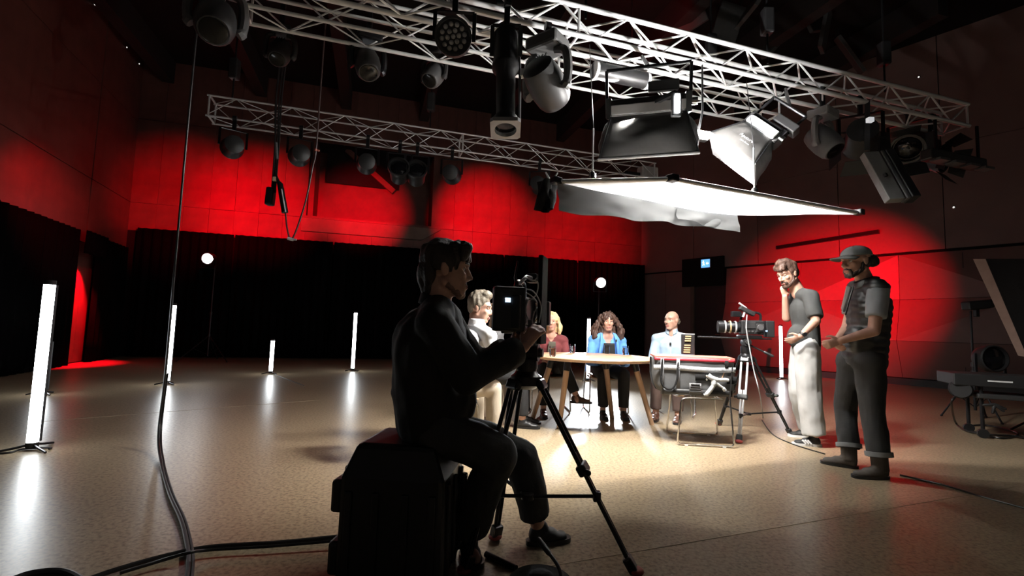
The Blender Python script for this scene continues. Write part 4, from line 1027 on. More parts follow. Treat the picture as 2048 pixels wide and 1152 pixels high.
# plug loom hanging on the left
x0 = at(548, 380, 5.0)
pl = thing('plug_loom', 'black bundle of power plugs hanging below the second truss', 'cable', V((x0.x, x0.y, x0.z)))
tt = V((x0.x, x0.y, ZB + .3))
for dx, r in ((-.02, .012), (.015, .010), (.04, .008)): G().tube(spline([tt + V((dx, 0, 0)), at(556, 200, 5.0) + V((dx, 0, 0)), at(553, 290, 5.0) + V((dx * .7, 0, 0)), at(546, 386, 5.0) + V((dx * .6, 0, 0))], 8), r, 8).build('cable', CBL, pl, smooth=True)
G().box(at(541, 393, 5.0), (.085, .09, .20), Matrix.Rotation(.05, 3, 'Y')).build('plug_box', BLKM, pl, bevel=.02)
G().tube([at(552, 350, 4.98), at(556, 362, 4.975), at(560, 368, 4.97), at(570, 425, 4.97)], [.012, .016, .03, .034], 12).build('plug', BLKM, pl, smooth=True)
G().tube([at(563, 378, 4.94), at(571, 424, 4.94)], .007, 8).build('latch', ALU, pl, smooth=True)
G().box(at(549, 358, 4.97), (.035, .03, .045)).build('label_tag', mat('tag_cream', (.6, .5, .33), .6), pl, bevel=.004)
G().tube([at(552, 285, 4.96), at(554, 318, 4.96)], .014, 8).build('sleeve', GREYM, pl, smooth=True)
pts = [at(571, 425, 4.97), at(574, 455, 4.97), at(581, 478, 4.97), at(592, 462, 4.97), at(612, 400, 4.97), at(625, 335, 4.97), at(632, 300, 4.97), at(641, 180, 4.97), at(650, 60, 4.97), V((at(655, 0, 4.97).x, at(655, 0, 4.97).y, ZB + .5))]
cable('hanging_cable', pts, .009, 'thin black cable looping up from the hanging plugs to the truss', mat('cable_brown', (.05, .03, .028), .4), 10)
q = at(581, 478, 4.97); t = thing('cable_tie', 'white cable tie at the lowest point of the hanging loop', 'tie', q)
G().lathe([(.016, -.03), (.02, 0), (.016, .03)], q, (.9, .2, -.2), 10).build('band', TAPE, t, smooth=True); G().box(q + V((.04, 0, -.005)), (.05, .012, .02)).build('tail', TAPE, t, bevel=.003)
q = at(632, 300, 4.97); t = thing('cable_tie', 'small pinkish tape end on the thin hanging cable', 'tie', q); G().box(q + V((.015, 0, 0)), (.05, .01, .02), Matrix.Rotation(.4, 3, 'Y')).build('tail', SALM, t, bevel=.003); G().lathe([(.013, -.012), (.013, .012)], q, (0, 0, 1), 10).build('band', SALM, t)
for x, ya, yb, Y, lb in ((1925, 505, 742, 8.9, 'dark cord hanging down the faceted right wall'),):
    a, b = onwall(x, ya, CR + RN * .16, RN), onwall(x + 6, yb, CR + RN * .16, RN); cable('cord', [V((a.x, a.y, a.z)), a.lerp(b, .5) + V((.012, 0, 0)), b], .007, lb, CBL)

# ------------------------------------------------------------------ reel in the foreground
q = lev(1080, 1235, 0); q = V((q.x, q.y - .0, 0))
rl = thing('cable_reel', 'black round cable reel lying on the floor at the bottom edge', 'reel', q)
G().lathe([(.12, .0), (.125, .02), (.125, .035), (.085, .04), (.085, .10), (.125, .105), (.125, .12), (.115, .132), (.05, .14)], q, (0, 0, 1), 36).build('drum', BLKF, rl, smooth=True)
G().lathe([(.04, .138), (.045, .15), (.03, .16)], q, (0, 0, 1), 20)  .build('hub', BLKF, rl, smooth=True)
cc = G().tube(spline([at(1077, 1079, 1.93), at(1098, 1106, 1.86), at(1116, 1132, 1.82), at(1124, 1160, 1.80)], 8), [.011] * 9 + [.007] * 16, 10).build('jack_lead', DGREY, rl, smooth=True)
a, b = lev(972, 1108, .014), lev(1032, 1137, .014)
o = G().tube([a, a.lerp(b, .5), b], .014, 12).build('floor_bar', BLKM, None, smooth=True); tag(o, 'short black bar on the floor between the operator and the reel', 'bar')

# ------------------------------------------------------------------ dark kit at the right edge
q0, q1, q2, q3 = at(1946, 518, 6.0), at(2042, 712, 5.7), at(2180, 712, 5.0), at(2110, 518, 5.2)
fb = thing('flag_board', 'large slanted dark board with a pale brown edge at the right edge', 'panel', (q0 + q2) / 2)
e = V((.0, .0, 0)) + (q3 - q0).normalized()
nn = (q1 - q0).cross(q3 - q0).normalized(); nn = nn if nn.dot(CAM - q0) > 0 else -nn
G().slab([q0 + e * .14, q1 + e * .06, q2, q3], -nn * .03).build('dark_face', BLKF, fb)
G().slab([q0, q1 - e * .03, q1 + e * .06, q0 + e * .15], -nn * .04 + V((0, .02, 0))).build('pale_edge', mat('board_edge', (.30, .20, .16), .7), fb)
pb = V(((q1.x + q2.x) / 2, (q1.y + q2.y) / 2, 0)); G().tube([pb - nn * .04, V((pb.x, pb.y, 1.4)) - nn * .04], .018, 10).build('pole', BLKM, fb, smooth=True)
for a in (0, 2.1, 4.2): G().tube([pb - nn * .04 + V((0, 0, .35)), pb - nn * .04 + V((cos(a) * .4, sin(a) * .4, .01))], .012, 8).build('leg', BLKM, fb, smooth=True)
c = at(1952, 610, 6.4); b_ = V((c.x - .03, c.y + .05, 0))
stand(b_, c.z - .08, 'thin stand of the small black lamp at the right', .35)
sl = thing('small_lamp', 'small black box lamp on a thin stand by the slanted board', 'lamp', c)
G().box(c, (.30, .14, .12), Matrix.Rotation(-.12, 3, 'Y')).build('housing', BLK, sl, bevel=.02); G().lathe([(.05, 0), (.06, .08), (.05, .08)], c + V((.13, 0, .02)), (1, 0, .1), 16).build('snoot', BLK, sl, smooth=True); G().box(c + V((0, 0, -.10)), (.05, .05, .12)).build('bracket', BLKM, sl, bevel=.008)
c = at(1980, 717, 5.9)
hl = thing('round_lamp', 'round black lamp head resting on the dark trolley', 'lamp', c)
G().lathe([(.05, -.12), (.14, -.10), (.165, -.02), (.165, .07), (.15, .08), (.145, .04)], c, (-.1, -1, .05), 24).build('housing', BLK, hl, smooth=True); G().lathe([(.142, .04), (.10, .055)], c, (-.1, -1, .05), 22).build('lens', LENS, hl, smooth=True)
for s_ in (-1, 1): G().bar(c + V((s_ * .18, 0, .06)), c + V((s_ * .18, 0, -.18)), .03, .012).build('yoke_arm', BLKM, hl)
G().bar(c + V((-.18, 0, -.18)), c + V((.18, 0, -.18)), .03, .012).build('yoke_bridge', BLKM, hl)
# trolley
ta, tbp = at(1905, 752, 5.3), at(2140, 772, 4.9)
tr = thing('kit_trolley', 'black equipment trolley with grey shelf cut by the right edge', 'trolley', V((ta.x, ta.y, 0)))
dv = (tbp - ta); dv.z = 0; dv = dv.normalized(); nv = V((-dv.y, dv.x, 0)); zt = ta.z
def tq(a, b, z): return V((ta.x, ta.y, 0)) + dv * a + nv * b + V((0, 0, z))
M3 = frame3(dv, nv, V((0, 0, 1)))
G().box(tq(.65, .22, zt - .03), (1.3, .5, .13), M3).build('top_tray', BLK, tr, bevel=.01)
G().box(tq(.75, .20, zt - .20), (1.1, .44, .05), M3).build('shelf', DGREY, tr, bevel=.01)
G().lathe([(.06, -.16), (.10, -.14), (.105, .04), (.09, .06)], tq(.08, .05, zt - .14), -dv * .3 - nv, 20).build('lamp_barrel', BLK, tr, smooth=True)
for a in (-.5, .3, 1.2, 2.2): G().caps(tq(.34, .0, zt - .28), tq(.34 + .09 * cos(a * 1.5), 0, zt - .28 - .09 * abs(sin(a * 1.5))), .016, .014).build('knob_arm', BLK, tr, smooth=True)
G().tube([tq(.72, -.05, zt - .20), tq(.82, -.05, zt - .32)], .012, 8).build('lever', ALU, tr, smooth=True)
G().box(tq(.38, -.035, zt - .03), (.2, .006, .015), M3).build('label_strip', ALU, tr)
for a in (.25, 1.2):
    for b in (.05, .4):
        lg = G().tube([tq(a, b, zt - .1), tq(a, b, .10)], .018, 8).build('leg', BLKM, tr, smooth=True); G().lathe([(.05, -.015), (.05, .015)], tq(a, b, .05), nv, 16).build('castor', BLK, lg, smooth=True)
cable('floor_cable', [tq(.02, .02, zt - .22), tq(-.02, .0, .35), lev(1912, 846, .03), lev(1935, 862, .02), lev(1990, 870, .02), lev(2030, 872, .02), lev(2080, 884, .02)], .010, 'black cable hanging from the trolley and coiling on the floor at right', CBL)
cable('floor_cable', [lev(1928, 853, .012), lev(1970, 850, .012), lev(2025, 862, .012), lev(2034, 870, .012), lev(2000, 876, .012), lev(1940, 862, .012)], .010, 'coil of black cable on the floor under the trolley', CBL)
# ------------------------------------------------------------------ people
def blob(name, m, parent, g, vox=.008, smooth=5, deform=None):
    off = V((0, 0, 0)); p = parent
    while p is not None: off += p.location; p = p.parent
    me = g.mesh(name, off); o = bpy.data.objects.new(name, me); COL.objects.link(o)
    r = o.modifiers.new('r', 'REMESH'); r.mode = 'VOXEL'; r.voxel_size = vox; r.use_smooth_shade = True
    s_ = o.modifiers.new('s', 'SMOOTH'); s_.iterations = smooth; s_.factor = .5
    bpy.context.view_layer.update()
    me2 = bpy.data.meshes.new_from_object(o.evaluated_get(bpy.context.evaluated_depsgraph_get()))
    o.modifiers.clear(); o.data = me2; bpy.data.meshes.remove(me); me2.name = name
    if deform:
        nr = [v.normal.copy() for v in me2.vertices]
        for v, n in zip(me2.vertices, nr): v.co = deform(v.co + off, n) - off
    for q in me2.polygons: q.use_smooth = True
    me2.materials.clear(); me2.materials.append(m); o.parent = parent; return o

def wrinkle(a=.005, f=9.0, seed=0, zq=None):
    def d(c, n):
        k = noise.noise(V((c.x * f, c.y * f, c.z * f * .55 + seed))) + .5 * noise.noise(V((c.x * f * 2.3, c.y * f * 2.3, c.z * f * 1.4 + seed)))
        q = 0
        if zq: q = zq[0] * (abs(sin(pi * c.z / zq[1])) - .6)
        return c + n * (a * k + q)
    return d
def strands(a=.006, f=40, seed=0):
    def d(c, n): return c + n * (a * noise.noise(V((c.x * f, c.y * f, c.z * f * .25 + seed))) + a * .8 * noise.noise(V((c.x * f * .4, c.y * f * .4, c.z * f * .4 + seed))))
    return d

class Head:
    def __init__(s, c, F, U=(0, 0, 1), k=1.0):
        s.c = V(c); F = V(F).normalized(); U = V(U); s.X = F.cross(U).normalized(); s.F = F; s.U = s.X.cross(F).normalized(); s.k = k
        s.M = frame3(s.X, s.F, s.U)
    def p(s, x, y, z): return s.c + (s.X * x + s.F * y + s.U * z) * s.k
    def e(s, g, c, r): g.ell(s.p(*c), tuple(q * s.k for q in r), s.M, 18, 12)
    def cp(s, g, a, b, r0, r1, flat=1, side=None): g.caps(s.p(*a), s.p(*b), r0 * s.k, r1 * s.k, side, flat)
    def skull(s, g, jaw=1.0, nose=1.0):
        s.e(g, (0, -.014, .034), (.075, .096, .085)); s.e(g, (0, .028, -.035), (.060 * jaw, .062, .082)); s.e(g, (0, .050, .03), (.058, .040, .05))
        s.e(g, (0, .066, -.100), (.026 * jaw, .022, .020))
        for q in (-1, 1):
            s.cp(g, (q * .052 * jaw, -.012, -.055), (q * .018, .062, -.103), .020, .018)
            s.e(g, (q * .036, .060, -.022), (.026, .024, .024)); s.e(g, (q * .014, .094, -.036), (.010, .012, .009))
            s.cp(g, (q * .012, .090, .026), (q * .044, .074, .024), .009, .008)
            s.e(g, (q * .079, -.010, -.004), (.009, .020, .032)); s.e(g, (q * .084, -.016, .010), (.006, .014, .018))
        s.cp(g, (0, .088, .012), (0, .104 + .008 * nose, -.030), .008, .0125 * nose)
        s.cp(g, (-.016, .086, -.066), (.016, .086, -.066), .0075, .0075); s.cp(g, (-.013, .086, -.077), (.013, .086, -.077), .008, .008)
    def sockets(s):
        eyes = [s.p(-.031, .086, .006), s.p(.031, .086, .006)]; F = s.F; k = s.k
        def d(c, n):
            for e in eyes:
                L = (c - e).length
                if L < .021 * k: c = c - F * (.008 * k * (1 - (L / (.021 * k)) ** 2))
            return c
        return d
    def details(s, body, hairm, brow=True):
        for q in (-1, 1):
            ey = G().ell(s.p(q * .031, .0672, .006), (.0125 * s.k,) * 3, n=14, m=10).build('eye', EYEW, body, smooth=True)
        for q in (-1, 1):
            G().caps(s.p(q * .018, .079, .0125), s.p(q * .044, .075, .0115), .0045 * s.k, .004 * s.k).build('eyelid', body.data.materials[0], body, smooth=True); G().ell(s.p(q * .031, .0775, .0050), (.0070 * s.k, .0032 * s.k, .0068 * s.k), s.M, 12, 8).build('iris', IRIS, body, smooth=True)
            if brow: G().caps(s.p(q * .014, .093, .030), s.p(q * .048, .078, .031), .0048 * s.k, .0035 * s.k).build('eyebrow', hairm, body, smooth=True)
        g = G(); g.caps(s.p(-.018, .090, -.0665), s.p(.018, .090, -.0665), .0048 * s.k, .0048 * s.k); g.caps(s.p(-.014, .090, -.0755), s.p(.014, .090, -.0755), .0055 * s.k, .0055 * s.k); g.build('lips', LIP, body, smooth=True)

def hand(g, w_, d, n, t, curl=(.5, .6, .6), k=1.0, thumb=.6, spread=.06):
    """w_ wrist, d towards the fingers, n the way the palm faces, t towards the thumb"""
    d = V(d).normalized(); t = V(t); t = (t - d * t.dot(d)).normalized(); n = V(n); n = (n - d * n.dot(d) - t * n.dot(t)); n = n.normalized() if n.length > .1 else d.cross(t)
    w_ = V(w_)
    g.caps(w_ + d * .005 * k, w_ + d * .080 * k, .027 * k, .037 * k, t, .40)
    g.ell(w_ + d * .035 * k + t * .022 * k + n * .008 * k, (.018 * k,) * 3, n=10, m=8)
    lens = (.070, .080, .074, .058)
    for i in range(4):
        o = (1.5 - i) / 1.5
        p = w_ + d * (.080 - .004 * abs(o)) * k + t * o * .028 * k; dd = (d + t * o * spread).normalized(); nn = n; L = lens[i] * k
        ang = 0
        for j, fr in enumerate((.45, .30, .25)):
            ang += curl[j]; q = p + (dd * cos(ang) + nn * sin(ang)) * L * fr
            g.caps(p, q, (.0092 - .0008 * j) * k, (.0085 - .0009 * j) * k, n=10); p = q
    p = w_ + d * .028 * k + t * .030 * k; dd = (d * .65 + t * .65 + n * .35).normalized()
    q = p + dd * .036 * k; g.caps(p, q, .012 * k, .0105 * k, n=10)
    dd = (d * (1 - .3 * thumb) + n * thumb + t * .1 * (1 - thumb)).normalized(); g.caps(q, q + dd * .030 * k, .0102 * k, .0085 * k, n=10)

def torso(g, J, S, w=1.0, dep=.70, gr=0.0, belly=0.0, F=None):
    pe, wa, ch, nk, sl, sr = J['pelvis'], J['waist'], J['chest'], J['neck'], J['shL'], J['shR']
    g.caps(pe, wa, .155 * w + gr, .142 * w + gr, S, dep); g.caps(wa, ch, .142 * w + gr, .158 * w + gr, S, dep)
    g.caps(sl.lerp(sr, .08), sl.lerp(sr, .92), .054 + gr, .054 + gr, None, 1)
    g.caps(ch, sl.lerp(sr, .5), .150 * w + gr, .11 * w + gr, S, dep * .95)
    up = (nk - ch).normalized()
    for s_ in (sl, sr): g.caps(nk - up * .03, s_ + up * .01, .055 + gr, .055 + gr)
    if belly: g.ell((pe + wa) / 2 + V(F) * .05, (.13 * w + gr + belly * .4, .11 + gr + belly, .14 + belly * .3), frame3(S, V(F), S.cross(V(F))))
def limb(g, a, b, c, r, gr=0, t1=1.0, flat=True):
    """three joints, radii r at a, b, c; t1 < 1 cuts the lower (or upper) part short with a clean end"""
    r = [q + gr for q in r]
    if t1 >= 2: g.caps(a, b, r[0], r[1]); g.caps(b, c, r[1], r[2])
    elif t1 > 1: 
        f = t1 - 1; g.caps(a, b, r[0], r[1]); g.caps(b, b.lerp(c, f), r[1], r[1] + (r[2] - r[1]) * f, flatends=True)
    else: g.caps(a, a.lerp(b, t1), r[0], r[0] + (r[1] - r[0]) * t1, flatends=True); g.ell(a, (r[0],) * 3)

def shoe(parent, heel, toe, m, name='shoe', h=.075, w_=.044, sole_m=None, boot=None, z0=None):
    heel, toe = V(heel), V(toe); d = (toe - heel); d.z = 0; L = d.length; d.normalize(); s_ = d.cross(V((0, 0, 1))); z = heel.z if z0 is None else z0
    b = V((heel.x, heel.y, z)); g = G()
    g.caps(b + d * .045 + V((0, 0, .042)), b + d * (L * .55) + V((0, 0, .036)), w_ * .86, w_, s_, .85)
    g.caps(b + d * (L * .5) + V((0, 0, .034)), b + d * (L - .045) + V((0, 0, .026)), w_ * 1.05, w_ * .85, s_, .62)
    g.caps(b + d * .055 + V((0, 0, .05)), b + d * .075 + V((0, 0, h)), w_ * .9, w_ * .85, s_, 1.05)
    g.caps(b + d * .08 + V((0, 0, h * .9)), b + d * L * .55 + V((0, 0, .05)), w_ * .7, w_ * .75, s_, .6)
    if boot is not None: g.caps(b + d * .062 + V((0, 0, h * .6)), boot, .056, .058, flatends=True)
    def df(c, n): return V((c.x, c.y, max(c.z, z + .012)))
    o = blob(name, m, parent, g, .006, 4, df)
    vs = []; N_ = 28
    for k in range(N_):
        a = 2 * pi * k / N_; ca, sa = cos(a), sin(a)
        wd = w_ * (1.02 + .12 * ca); vs.append(b + d * (L / 2 + L / 2 * math.copysign(abs(ca) ** .8, ca)) + s_ * wd * math.copysign(abs(sa) ** .8, sa))
    g2 = G().add([p for p in vs] + [p + V((0, 0, .022)) for p in vs], [tuple(range(N_ - 1, -1, -1)), tuple(range(N_, 2 * N_))] + [(k, (k + 1) % N_, N_ + (k + 1) % N_, N_ + k) for k in range(N_)])
    g2.build('sole', sole_m or BLK, o, smooth=True); return o

HB = mat('hair_dark', (.030, .020, .015), .55, var=.35, scale=30, bump=.4, bscale=120)
HBR = mat('hair_brown', (.065, .034, .024), .5, var=.4, scale=30, bump=.4, bscale=120)
HG = mat('hair_grey', (.16, .135, .10), .55, var=.35, scale=35, bump=.4, bscale=120)
HBL = mat('hair_blonde', (.70, .52, .27), .5, var=.2, scale=25, bump=.4, bscale=120)
HLB = mat('hair_light_brown', (.36, .25, .17), .5, var=.3, scale=25, bump=.4, bscale=120)
STUB = mat('stubble', (.22, .125, .095), .7, var=.3, scale=60)

def arm_skin(g, J, sd, k=1.0): limb(g, J['sh' + sd], J['el' + sd], J['wr' + sd], [.047 * k, .039 * k, .026 * k], 0, 2)
def leg_skin(g, J, sd): limb(g, J['hip' + sd], J['kn' + sd], J['an' + sd], [.075, .052, .036], 0, 2)

# ---- helper for seated guests: everything in world space from the head centre
def seated_J(hc, f, lean=0.0, width=.175, seat=.45, knee=(.0, .0), drop=.63):
    f = V((f[0], f[1], 0)).normalized(); s_ = f.cross(V((0, 0, 1))); hc = V(hc); J = {}
    J['f'] = f; J['s'] = s_
    J['neck'] = hc + V((0, 0, -.155)) - f * .025
    J['chest'] = J['neck'] + V((0, 0, -.17)) - f * (.03 + lean * .25)
    J['pelvis'] = V((J['neck'].x, J['neck'].y, seat + .10)) - f * (.04 + lean * .9)
    J['waist'] = J['pelvis'].lerp(J['chest'], .5) - f * .01
    for sd, q in (('R', 1), ('L', -1)):
        J['sh' + sd] = J['neck'] + s_ * q * width + V((0, 0, -.095)) - f * .015
        J['hip' + sd] = J['pelvis'] + s_ * q * .085 + V((0, 0, -.02))
        J['kn' + sd] = V((J['hip' + sd].x, J['hip' + sd].y, seat + .07)) + f * .42 + s_ * q * .04
        J['an' + sd] = V((J['kn' + sd].x, J['kn' + sd].y, .085)) + f * .02
        J['el' + sd] = J['sh' + sd] + V((0, 0, -.27)) + f * .06 + s_ * q * .05
        J['wr' + sd] = J['el' + sd] + f * .23 - s_ * q * .10 + V((0, 0, .02))
    return J

def guest(label, hc, F, f, top_m, bot_m, hair_m, skin, gender='m', lean=0, U=(0, 0, 1), k=1.0, width=.175, w=1.0, hair=None, arms=None, legs=None, belly=0, neckline=None, top_parts=None, vox=.009, shoe_m=None, cuff=1.92, crossed=None, vneck=None):
    J = seated_J(hc, f, lean, width)
    if arms: J.update(arms)
    if legs: J.update(legs)
    t = thing('person', label, 'person', V((J['pelvis'].x, J['pelvis'].y, 0))); H = Head(hc, F, U, k)
    g = G(); H.skull(g, .95 if gender == 'f' else 1.05, .85 if gender == 'f' else 1.05)
    g.caps(H.p(0, -.03, -.06), J['neck'] + V((0, 0, -.03)), .050 if gender == 'f' else .057, .060 if gender == 'f' else .066)
    torso(g, J, J['s'], w * .93, .66, -.008)
    for sd, q in (('R', 1), ('L', -1)):
        arm_skin(g, J, sd, .92 if gender == 'f' else 1.0); leg_skin(g, J, sd)
        d = (J['wr' + sd] - J['el' + sd]); hand(g, J['wr' + sd], d, V((0, 0, -1)), -J['s'] * q, (.25, .35, .3), .95, .4)
        g.caps(J['an' + sd] - V((0, 0, .02)), J['an' + sd] + J['f'] * .08 - V((0, 0, .05)), .027, .022)
    body = blob('body', skin, t, g, vox, 4, H.sockets()); H.details(body, hair_m)
    # trousers
    g = G(); g.caps(J['pelvis'] + V((0, 0, .02)), J['pelvis'] + V((0, 0, .06)), .165 * w, .16 * w, J['s'], .72)
    for sd in 'LR':
        g.caps(J['pelvis'], J['hip' + sd], .11 * w, .105 * w); limb(g, J['hip' + sd], J['kn' + sd], J['an' + sd], [.098 * w, .075, .062], 0, 1.9)
    blob('trousers', bot_m, t, g, .012, 6, wrinkle(.006, 8, 1))
    for sd in 'LR':
        a = J['an' + sd]; z = a.z - .085; fd = J['f'] if not (crossed and sd == crossed[0]) else V(crossed[1]).normalized()
        shoe(t, V((a.x, a.y, z)) - fd * .07, V((a.x, a.y, z)) + fd * .19, shoe_m or BLK)
    # top
    g = G(); torso(g, J, J['s'], w, .72, .012, belly, J['f'])
    for sd in 'LR': limb(g, J['sh' + sd], J['el' + sd], J['wr' + sd], [.056, .050, .042], .004, cuff)
    wr = wrinkle(.006, 9, 4)
    def topdef(c, n):
        q = wr(c, n)
        if vneck:
            dz = J['neck'].z - c.z; x = abs((c - J['neck']).dot(J['s']))
            if n.dot(J['f']) > .1 and dz < vneck[0] and x < vneck[1] * (1 - max(0, dz) / vneck[0]) + .008: q = q - n * .05
        return q
    blob('top', top_m, t, g, .008, 5, topdef)
    if top_parts: top_parts(t, J, H)
    if hair: hair(t, H)
    return t, J, H

# seated positions: faces turned as in the photograph
def hair_bob(m, length, wid, curly=0.0, fringe=True, seed=0):
    def f(t, H):
        g = G(); H.e(g, (0, -.022, .042), (.088 + wid * .3, .104, .092))
        for q in (-1, 1):
            g.caps(H.p(q * (.078 + wid * .3), -.028, .05), H.p(q * (.094 + wid), -.022, -length * .5), .028 * H.k, (.030 + wid * .4) * H.k, H.F, .75)
            g.caps(H.p(q * (.094 + wid), -.022, -length * .5), H.p(q * (.088 + wid * 1.1), .0, -length), (.030 + wid * .4) * H.k, (.026 + wid * .3) * H.k, H.F, .75)
        g.caps(H.p(0, -.07, .02), H.p(0, -.075, -length), (.07 + wid * .5) * H.k, (.075 + wid * .6) * H.k, H.X, .5)
        if fringe: 
            for x in (-.045, -.02, .008, .035, .055): g.caps(H.p(x * .9, .055, .095), H.p(x * 1.1, .090 - abs(x) * .3, .045 + .012 * (x + .03)), .020 * H.k, .012 * H.k)
        else:
            for q in (-1, 1): g.caps(H.p(q * .010, .05, .108), H.p(q * .070, .045, .02), .020 * H.k, .018 * H.k)
        blob('hair', m, t, g, .006, 2, strands(.010 + curly, 44 if curly else 50, seed))
    return f
def hair_short(m, back=.0, up=.012, sides=True, seed=0, front=.075, fringe=0.0):
    def f(t, H):
        g = G(); H.e(g, (0, -.022, .048 + up * .5), (.083, .098, .082 + up)); H.e(g, (0, .022, .100 + up), (.058, .068, .028 + up))
        H.e(g, (0, -.062, .0 + back), (.070, .052, .070))
        if sides:
            for q in (-1, 1): H.e(g, (q * .070, -.020, .032), (.016, .050, .045)); H.cp(g, (q * .073, .018, .03), (q * .071, .016, -.01), .010, .008)
        if fringe:
            for x in (-.05, -.025, 0, .025, .05): g.caps(H.p(x, .065, .095), H.p(x * 1.1, .098 - abs(x) * .4, .095 - fringe), .024 * H.k, .014 * H.k)
        blob('hair', m, t, g, .006, 3, strands(.010, 34, seed))
    return f
def beard(t, H, m, full=1.0, name='beard'):
    g = G()
    for q in (-1, 1):
        H.cp(g, (q * .064, .0, -.02), (q * .054, .010, -.062), .012, .017); H.cp(g, (q * .054, .008, -.064), (q * .022, .066, -.106), .020, .020)
        H.cp(g, (q * .004, .092, -.056), (q * .026, .082, -.066), .007 * full, .007 * full); H.cp(g, (q * .028, .078, -.066), (q * .026, .072, -.095), .010, .012)
    H.e(g, (0, .070, -.106), (.028, .024, .022))
    blob(name, m, t, g, .005, 2, strands(.004, 70, 5))

def collar(t, J, H, m, r=.068, open_=True):
    c = J['neck'] + V((0, 0, .012)); f = J['f']; s_ = J['s']
    def fn(u, v):
        a = pi / 2 + .35 + (2 * pi - .7) * u; rad = r + .012 * (1 - v)
        return c + (s_ * cos(a) + f * sin(a)) * rad + V((0, 0, .03 * (v - .5) * 2 - .02 * (1 - abs(2 * u - 1)) * 0 - .03 * abs(2 * u - 1) ** 4 + .02))
    o = G().grid(fn, 28, 4).build('collar', m, t, smooth=True); so = o.modifiers.new('t', 'SOLIDIFY'); so.thickness = .006

def fabric(n, c, **k): return mat(n, c, k.pop('rough', .85), bump=.12, bscale=90, **k)
BURG = fabric('burgundy_knit', (.165, .032, .035)); BLZ = fabric('blue_blazer', (.13, .35, .80)); BLKC = fabric('black_cloth', (.012, .012, .013))
SHB = fabric('pale_blue_shirt', (.42, .55, .68)); WSH = fabric('white_shirt', (.72, .73, .75)); GRB = fabric('grey_blazer', (.085, .085, .088)); BRN = fabric('brown_trousers', (.06, .035, .028))
BEI = fabric('beige_trousers', (.42, .36, .28)); SHOEB = mat('brown_shoe', (.09, .04, .025), .4)
TEAL = fabric('olive_top', (.09, .085, .065))
MIC = mat('clip_mic', (.02, .02, .02), .5)

YB = 6.12
def inset(m, w0, w1, z0, z1, name, lab=None):         # a panel of other cloth seen in the open front of a top
    def f(t, J, H):
        fr = J['f']; s_ = J['s']; c0 = J['neck']; c1 = J['waist']
        def fn(u, v):
            z = z0 + (z1 - z0) * v; wd = w0 + (w1 - w0) * v; x = (u - .5) * 2 * wd
            q = c0.lerp(J['chest'], min(1, max(0, (c0.z - z) / .17))) if c0.z - z < .17 else J['chest'].lerp(c1, (c0.z - .17 - z) / max(.05, J['chest'].z - c1.z))
            dep = .140 - .045 * max(0, 1 - (c0.z - z) / .12)
            return V((q.x, q.y, z)) + s_ * x + fr * (dep * (1 - .5 * (x / .16) ** 2) + .018)
        o = G().grid(fn, 14, 14).build(name, m, t, smooth=True); so = o.modifiers.new('t', 'SOLIDIFY'); so.thickness = .008
        if lab: o['label'] = lab
    return f

# blonde woman in burgundy
hc = at(1103, 643, YB); fB = V((.05, -1, 0))
def extra(t, J, H): inset(TEAL, .045, .06, J['neck'].z - .10, J['neck'].z - .34, 'inner_top', 'dark olive top under the cardigan')(t, J, H)
Jb = seated_J(hc, fB)
kn = Jb['hipR'] + V((.10, -.40, .06)); an = V((lev(1150, 792, .33).x, 0, .33)); an.y = kn.y - .02
tP, J, H = guest('blonde woman in a burgundy cardigan seated behind the table', hc, (-.12, -1, -.02), fB, BURG, BLKC, HBL, SKIN2, 'f', width=.165, hair=hair_bob(HBL, .150, .018, 0, False, 2), top_parts=extra, shoe_m=SHOEB, vneck=(.10, .08),
      legs={'knR': Jb['hipR'] + V((-.02, -.42, .02)), 'knL': Jb['hipL'] + V((.04, -.44, .10)), 'anL': at(1152, 791, 5.62)}, crossed=('L', (.95, -.2, 0)))
chair(J['pelvis'].x, J['pelvis'].y + .05, fB, 'chrome sled chair under the blonde woman in burgundy')
# brown curly haired woman in blue
hc = at(1216, 644, YB)
fW = V((.0, -1, 0))
def extra(t, J, H):
    inset(BLKC, .070, .105, J['neck'].z - .115, J['neck'].z - .50, 'inner_top', 'black V-neck top under the blue blazer')(t, J, H)
    fr, s_ = J['f'], J['s']
    for q in (-1, 1):
        a = J['neck'] + s_ * q * .085 + V((0, 0, .0)) + fr * .03; b = J['chest'] + s_ * q * .108 + fr * .150; c = J['waist'] + s_ * q * .125 + fr * .155
        G().tube(spline([a, a.lerp(b, .5) + fr * .035, b, c], 6), [.018] * 19, 8).build('lapel', BLZ, t, smooth=True)
    G().box(J['chest'] + s_ * -.085 + fr * .175 + V((0, 0, .09)), (.02, .012, .03)).build('clip_mic', MIC, t, bevel=.003)
tP, J, H = guest('woman with wavy brown hair in a bright blue blazer behind the table', hc, (-.05, -1, .02), fW, BLZ, BLKC, HBR, SKIN2, 'f', width=.185, w=1.08, hair=hair_bob(HBR, .185, .075, .012, True, 6), top_parts=extra,
      vneck=(.15, .075))
chair(J['pelvis'].x, J['pelvis'].y + .05, fW, 'chrome sled chair under the woman in the blue blazer')
